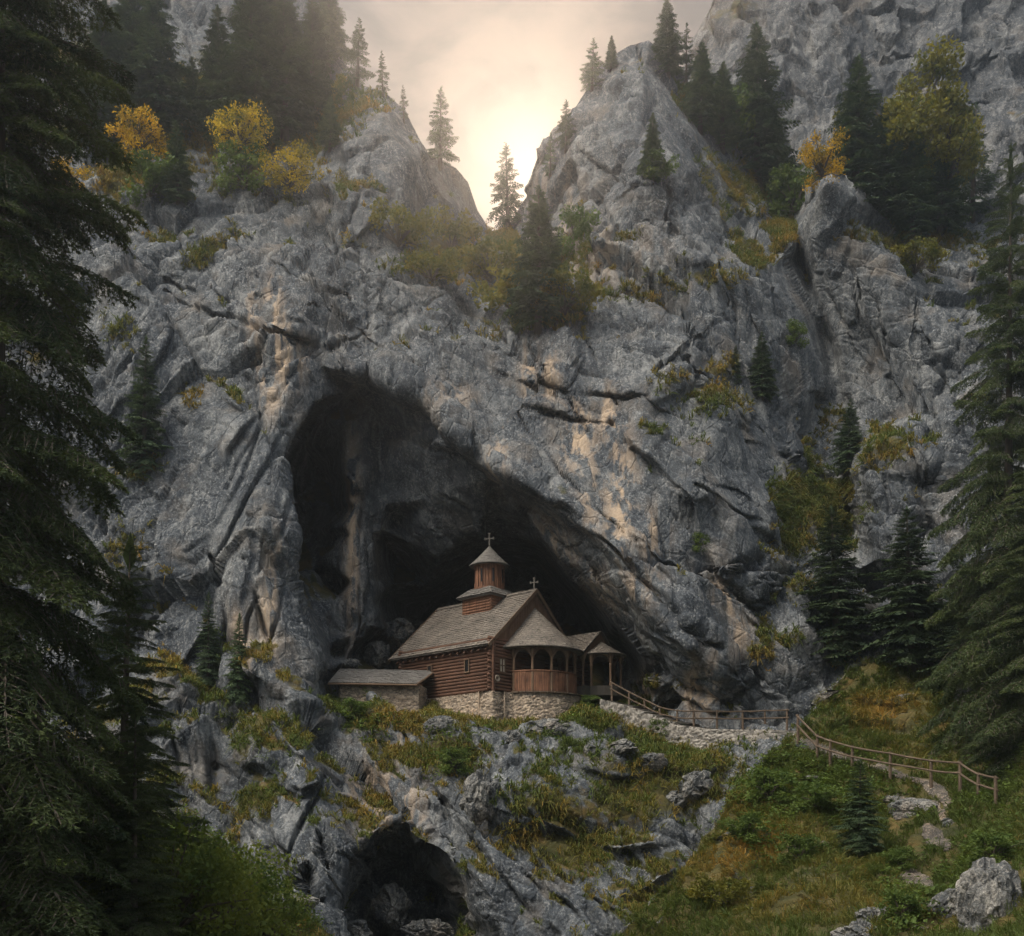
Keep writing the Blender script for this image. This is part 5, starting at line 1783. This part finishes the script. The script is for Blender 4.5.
dry = [W(x, 0, Y) for x, Y in ((600, 54.2), (625, 54.0), (645, 53.6), (662, 53.2), (690, 52.8), (730, 52.1), (765, 51.5), (800, 50.9))]
tops = [W(0, y, Y).z for y, Y in ((700, 54.6), (707, 54.4), (717, 53.9), (727, 53.4), (730, 52.9), (731, 52.5), (731, 52.1), (733, 51.6))]
g = empty('dry_stone_wall', (dry[3].x, dry[3].y, dry[3].z - 100))
g.location = (dry[3].x, dry[3].y, W(0, 760, 53).z)
tag(g, 'grey dry stone wall carrying the path and upper fence under the cliff', 'wall')
o = stone_wall('d', 'stonework', [(p.x, p.y) for p in dry], W(0, 762, 53).z, W(0, 727, 53).z, g, M['drystone'], 1.6, 0.045, 0.17, 12, top=tops, bulge=0.09, lean=0.25)
shift(o, -g.location)


# ------------------------------------------------------------------ loose rocks
def boulder(px, py, size, lab, sq=(1, 0.9, 0.75), dy=0.0, seed=0, Yfix=None, mat='boulder'):
    import bmesh
    bm = bmesh.new()
    bmesh.ops.create_icosphere(bm, subdivisions=5, radius=1.0)
    co = np.array([v.co for v in bm.verts])
    q = co * 1.15 + seed * 3.7
    f1, c1 = facets(q, seed + 1, 0.9, 0.35)
    f2, c2 = facets(q * 2.6, seed + 2, 0.8, 0.3)
    d = 1 + 0.34 * f1 + 0.12 * f2 + 0.06 * fbm(q * 5, 3, seed) - 0.08 * (1 - c1)
    co = co * d[:, None] * np.array(sq) * size
    for v, c in zip(bm.verts, co):
        v.co = c
    me = bpy.data.meshes.new('boulder')
    bm.to_mesh(me)
    bm.free()
    me.materials.append(M[mat])
    o = bpy.data.objects.new('boulder', me)
    COL.objects.link(o)
    Yg = Yfix if Yfix else ground_at(px, py) + dy
    o.location = W(px, py, Yg)
    o.rotation_euler = (0, 0, seed * 1.7)
    tag(o, lab, 'rock', 'loose rocks and boulders')


for i, b in enumerate([
    (990, 912, 1.05, 'large tilted grey boulder in the lower right corner', (0.75, 0.8, 1.35)),
    (950, 912, 0.62, 'cracked grey boulder leaning on the large tilted one in the lower right corner', (0.9, 0.8, 1.0)),
    (913, 812, 0.85, 'flat-topped boulder beside the path just below the fence', (1.25, 0.9, 0.55)),
    (948, 824, 0.24, 'small pale stone lying on the path below the flat-topped boulder', (1, 0.9, 0.8)),
    (872, 918, 0.50, 'pale rock in the grass at the bottom right, left of the cracked boulder', (1, 0.9, 0.7)),
    (858, 938, 0.62, 'pale rock cut by the bottom edge of the view in the right meadow', (1.2, 0.9, 0.6)),
    (812, 779, 0.30, 'pale stone among the green plants under the fence', (1.5, 0.8, 0.5)),
    (697, 786, 0.75, 'dark rock on the slope left of the meadow edge', (1, 0.8, 0.9)),
    (676, 800, 0.55, 'grey rock below the long grass fringe on the middle slope', (1.1, 0.8, 0.7)),
    (590, 752, 0.50, 'reddish brown rock on the slope below the pavilion', (0.7, 0.7, 0.9)),
    (548, 730, 0.85, 'pale split boulder under the porch bastion', (1.3, 0.9, 0.6)),
    (514, 738, 0.38, 'small rounded rock under the stone bastion, left of the pale split boulder', (0.8, 0.8, 1.0)),
    (440, 726, 0.60, 'tan rock at the left end of the retaining wall', (1.2, 0.8, 0.7)),
    (620, 748, 0.70, 'flat layered pale rock below the dry stone wall', (1.4, 0.9, 0.5)),
    (652, 762, 0.60, 'grey rock in the grass under the middle of the dry stone wall', (1.1, 0.9, 0.7)),
    (480, 800, 0.90, 'big pale rock on the slope above the right shoulder of the lower cave', (0.9, 0.8, 1.1)),
    (965, 700, 0.55, 'pale rock on the bank beside the right edge spruces', (0.9, 0.8, 1.0)),
    (890, 800, 0.34, 'small stone on the left side of the path below the fence', (1.2, 0.9, 0.6)),
    (284, 905, 0.75, 'long pale rock along the lower left bank', (1.6, 0.8, 0.45)),
]):
    boulder(b[0], b[1], b[2], b[3], b[4], 0.1, i + 1)
boulder(392, 905, 1.0, 'dim block of rock inside the lower cave', (1.0, 0.8, 1.0), 0, 51, 50.0)
boulder(428, 930, 0.8, 'dim low rock on the floor of the lower cave', (1.3, 0.8, 0.6), 0, 52, 48.5)
boulder(356, 932, 0.7, 'grey rock at the left foot of the lower cave', (1.2, 0.8, 0.7), 0, 53, 47.0)
boulder(400, 632, 0.95, 'dim squared boulder in the back of the cave left of the church', (1, 0.9, 0.8), 0, 41, 66.0)
boulder(378, 655, 0.8, 'dim rock on the cave floor in front of the squared boulder', (0.9, 0.9, 1.0), 0, 42, 64.0)
boulder(353, 664, 0.35, 'tan rock at the foot of the cave pillar behind the annex roof', (1.3, 0.9, 0.7), 0, 43, 58.5)


# ------------------------------------------------------------------ grass and ground cover (uncountable)
def pick_points(S, weight, dens, rng, x0=-15, x1=1040, y0=-10, y1=960):
    P, N = S['P'], S['Nm']
    a = P[:-1, :-1]
    e1 = P[:-1, 1:] - a
    e2 = P[1:, :-1] - a
    area = np.linalg.norm(np.cross(e1, e2), axis=2)
    w = weight[:-1, :-1] * np.clip(area, 0, 0.25)
    px = a[:, :, 0] / a[:, :, 1] * F + CX
    py = HY - a[:, :, 2] / a[:, :, 1] * F
    w = w * (px > x0) * (px < x1) * (py > y0) * (py < y1)
    lam = w * dens
    n = rng.poisson(lam)
    idx = np.repeat(np.arange(n.size), n.ravel())
    u, v = rng.random((2, len(idx)))
    A, E1, E2 = (q.reshape(-1, 3)[idx] for q in (a, e1, e2))
    pos = A + E1 * u[:, None] + E2 * v[:, None]
    return pos, N[:-1, :-1].reshape(-1, 3)[idx], px.ravel()[idx], py.ravel()[idx]


def blades(pos, nrm, nb, length, width, rng, hang=0.5, spread=0.55):
    n = len(pos)
    k = nb
    p = np.repeat(pos, k, 0) + rng.normal(size=(n * k, 3)) * 0.05
    nn = np.repeat(nrm, k, 0)
    L = (np.repeat(length, k) * (0.55 + 0.75 * rng.random(n * k)))[:, None]
    d = nn * 0.55 + np.array([0, 0, 0.75]) + rng.normal(size=(n * k, 3)) * spread
    d /= np.linalg.norm(d, axis=1, keepdims=True)
    out = d * np.array([1, 1, 0.0]) + nn * 0.3
    s = np.cross(d, rng.normal(size=(n * k, 3)))
    s /= np.linalg.norm(s, axis=1, keepdims=True) + 1e-9
    w = (np.repeat(width, k) * (0.7 + 0.6 * rng.random(n * k)))[:, None]
    m = p + d * L * 0.55
    tip = m + d * L * 0.30 + out * L * 0.30 + np.array([0, 0, -1.0]) * L * hang * (0.4 + 0.8 * rng.random((n * k, 1)))
    V = np.stack([p - s * w, p + s * w, m + s * w * 0.8, m - s * w * 0.8, tip], 1)
    b = np.arange(n * k)[:, None] * 5
    T = np.concatenate([b + np.array([[0, 1, 2]]), b + np.array([[0, 2, 3]]), b + np.array([[3, 2, 4]])])
    return V.reshape(-1, 3), T


def tint_of(px, py, pos, rng, ochre):
    """own colour of the tufts: dry ochre, olive or green"""
    n = fbm(pos * 0.35, 3, 33)
    f = np.clip(ochre - 0.24 + 0.70 * n + 0.18 * rng.normal(size=len(pos)), 0, 1)[:, None]
    g, o, c = np.array([0.075, 0.108, 0.026]), np.array([0.175, 0.150, 0.040]), np.array([0.330, 0.205, 0.052])
    return np.where(f < 0.5, g + (o - g) * f * 2, o + (c - o) * (f - 0.5) * 2)


def grass(name, S, weight, dens, nb, l0, l1, wd, ochre_fn, seed, hang=0.5):
    rng = np.random.default_rng(seed)
    pos, nrm, px, py = pick_points(S, weight, dens, rng)
    dist = pos[:, 1]
    ln = l0 + (l1 - l0) * rng.random(len(pos))
    V, T = blades(pos, nrm, nb, ln, np.full(len(pos), wd) * np.clip(dist / 45, 0.5, 1.4), rng, hang)
    c = np.repeat(tint_of(px, py, pos, rng, ochre_fn(px, py)), nb * 5, 0)
    o = mesh_np(name, V, T, M['grass'], cols=c)
    tag(o, kind='stuff')


cw = np.clip((S_CLIFF['moss'] - 0.22) / 0.4, 0, 1) * np.clip((S_CLIFF['P'][:, :, 1] < 88), 0, 1)
patch = np.clip(0.75 + 1.3 * fbm(S_CLIFF['P'].reshape(-1, 3) * 0.55, 3, 81).reshape(cw.shape), 0, 1.6)
inside = (S_CLIFF['px'] > 285) & (S_CLIFF['px'] < 640) & (S_CLIFF['py'] > 380) & (S_CLIFF['py'] < 700)
cw = cw * patch * (~inside)
grass('grass', S_CLIFF, cw, 30.0, 7, 0.28, 0.62, 0.022, lambda x, y: 0.55 - 0.25 * np.exp(-(((x - 820) / 60) ** 2 + ((y - 500) / 60) ** 2)) - 0.2 * (y > 690) + 0.12 * (y > 760), 1, 0.75)
hn = fbm(S_HILL['P'].reshape(-1, 3) * 0.5, 3, 83).reshape(S_HILL['px'].shape)
hw = np.clip(1.0 + 0.8 * hn, 0.35, 1.6) * np.clip((S_HILL['moss'] - 0.25) / 0.35, 0.05, 1) * (~S_HILL['path']) * (S_HILL['py'] < 985)
grass('grass', S_HILL, hw, 30.0, 8, 0.18, 0.52, 0.017,
      lambda x, y: 0.30 + 0.55 * np.exp(-(((x - 745) / 45) ** 2 + ((y - 850) / 55) ** 2)) + 0.40 * np.exp(-(((x - 840) / 60) ** 2 + ((y - 900) / 40) ** 2)) + 0.50 * np.exp(-(((x - 890) / 50) ** 2 + ((y - 705) / 30) ** 2)) - 0.15 * (x > 930), 2, 0.35)
bw = np.clip(0.9 + 0.8 * fbm(S_BANK['P'].reshape(-1, 3) * 0.5, 3, 85).reshape(S_BANK['px'].shape), 0.1, 1.5)
grass('grass', S_BANK, bw, 16.0, 7, 0.2, 0.5, 0.016, lambda x, y: 0.25 + 0.3 * (x > 230), 3, 0.4)


def ground_cover(name, S, weight, dens, per, leaf, seed, mat):
    rng = np.random.default_rng(seed)
    pos, nrm, px, py = pick_points(S, weight, dens, rng)
    n = len(pos)
    h = (0.12 + 0.38 * rng.random(n) ** 1.5)
    p = np.repeat(pos, per, 0)
    hh = np.repeat(h, per)
    off = rng.normal(size=(n * per, 3)) * np.array([0.16, 0.16, 0.0]) + np.array([0, 0, 1.0]) * (hh * rng.random(n * per))[:, None]
    p = p + off
    d = rng.normal(size=(n * per, 3)) * np.array([1, 1, 0.45])
    d /= np.linalg.norm(d, axis=1, keepdims=True)
    s = np.cross(d, np.array([0, 0, 1.0]) + rng.normal(size=(n * per, 3)) * 0.35)
    s /= np.linalg.norm(s, axis=1, keepdims=True)
    L = leaf * (0.6 + 0.8 * rng.random((n * per, 1)))
    T = np.concatenate([np.stack([p - d * L, p + s * L * 0.6, p + d * L], 1), np.stack([p - d * L, p + d * L, p - s * L * 0.6], 1)])
    tag(tri_mesh(name, T, M[mat]), kind='stuff')
    


gw = blobs(S_HILL['px'], S_HILL['py'], [(810, 790, 70, 34, 1.3), (760, 800, 40, 40, 1.0), (850, 800, 60, 30, 1.0), (780, 840, 30, 40, 0.7), (920, 905, 40, 30, 0.8), (960, 860, 50, 25, 0.7), (980, 780, 60, 60, 0.6), (890, 890, 24, 20, 0.8), (1000, 720, 40, 40, 0.7)])
gw = np.clip(gw + 0.5 * hn - 0.25, 0, 1.3) * (~S_HILL['path'])
ground_cover('ground_cover', S_HILL, gw, 14.0, 22, 0.075, 5, 'leaf_green')
lw = blobs(S_CLIFF['px'], S_CLIFF['py'], [(370, 728, 34, 12, 1.0), (355, 690, 20, 10, 0.8), (450, 760, 26, 22, 0.9), (590, 715, 40, 14, 0.9), (660, 770, 60, 20, 0.6), (345, 715, 14, 10, 0.8), (215, 640, 14, 40, 0.6), (605, 745, 20, 14, 0.7), (560, 745, 20, 12, 0.6), (470, 740, 20, 10, 0.6)])
lw = np.clip(lw * 1.4 + 0.4 * fbm(S_CLIFF['P'].reshape(-1, 3) * 0.6, 3, 87).reshape(lw.shape) - 0.4, 0, 1)
ground_cover('ground_cover', S_CLIFF, lw, 12.0, 18, 0.075, 6, 'leaf_green')
kw = np.clip(blobs(S_BANK['px'], S_BANK['py'], [(200, 900, 90, 60, 1.2), (90, 900, 100, 60, 1.0), (260, 920, 40, 30, 0.7)]), 0, 1)
ground_cover('ground_cover', S_BANK, kw, 14.0, 22, 0.06, 7, 'leaf_green')
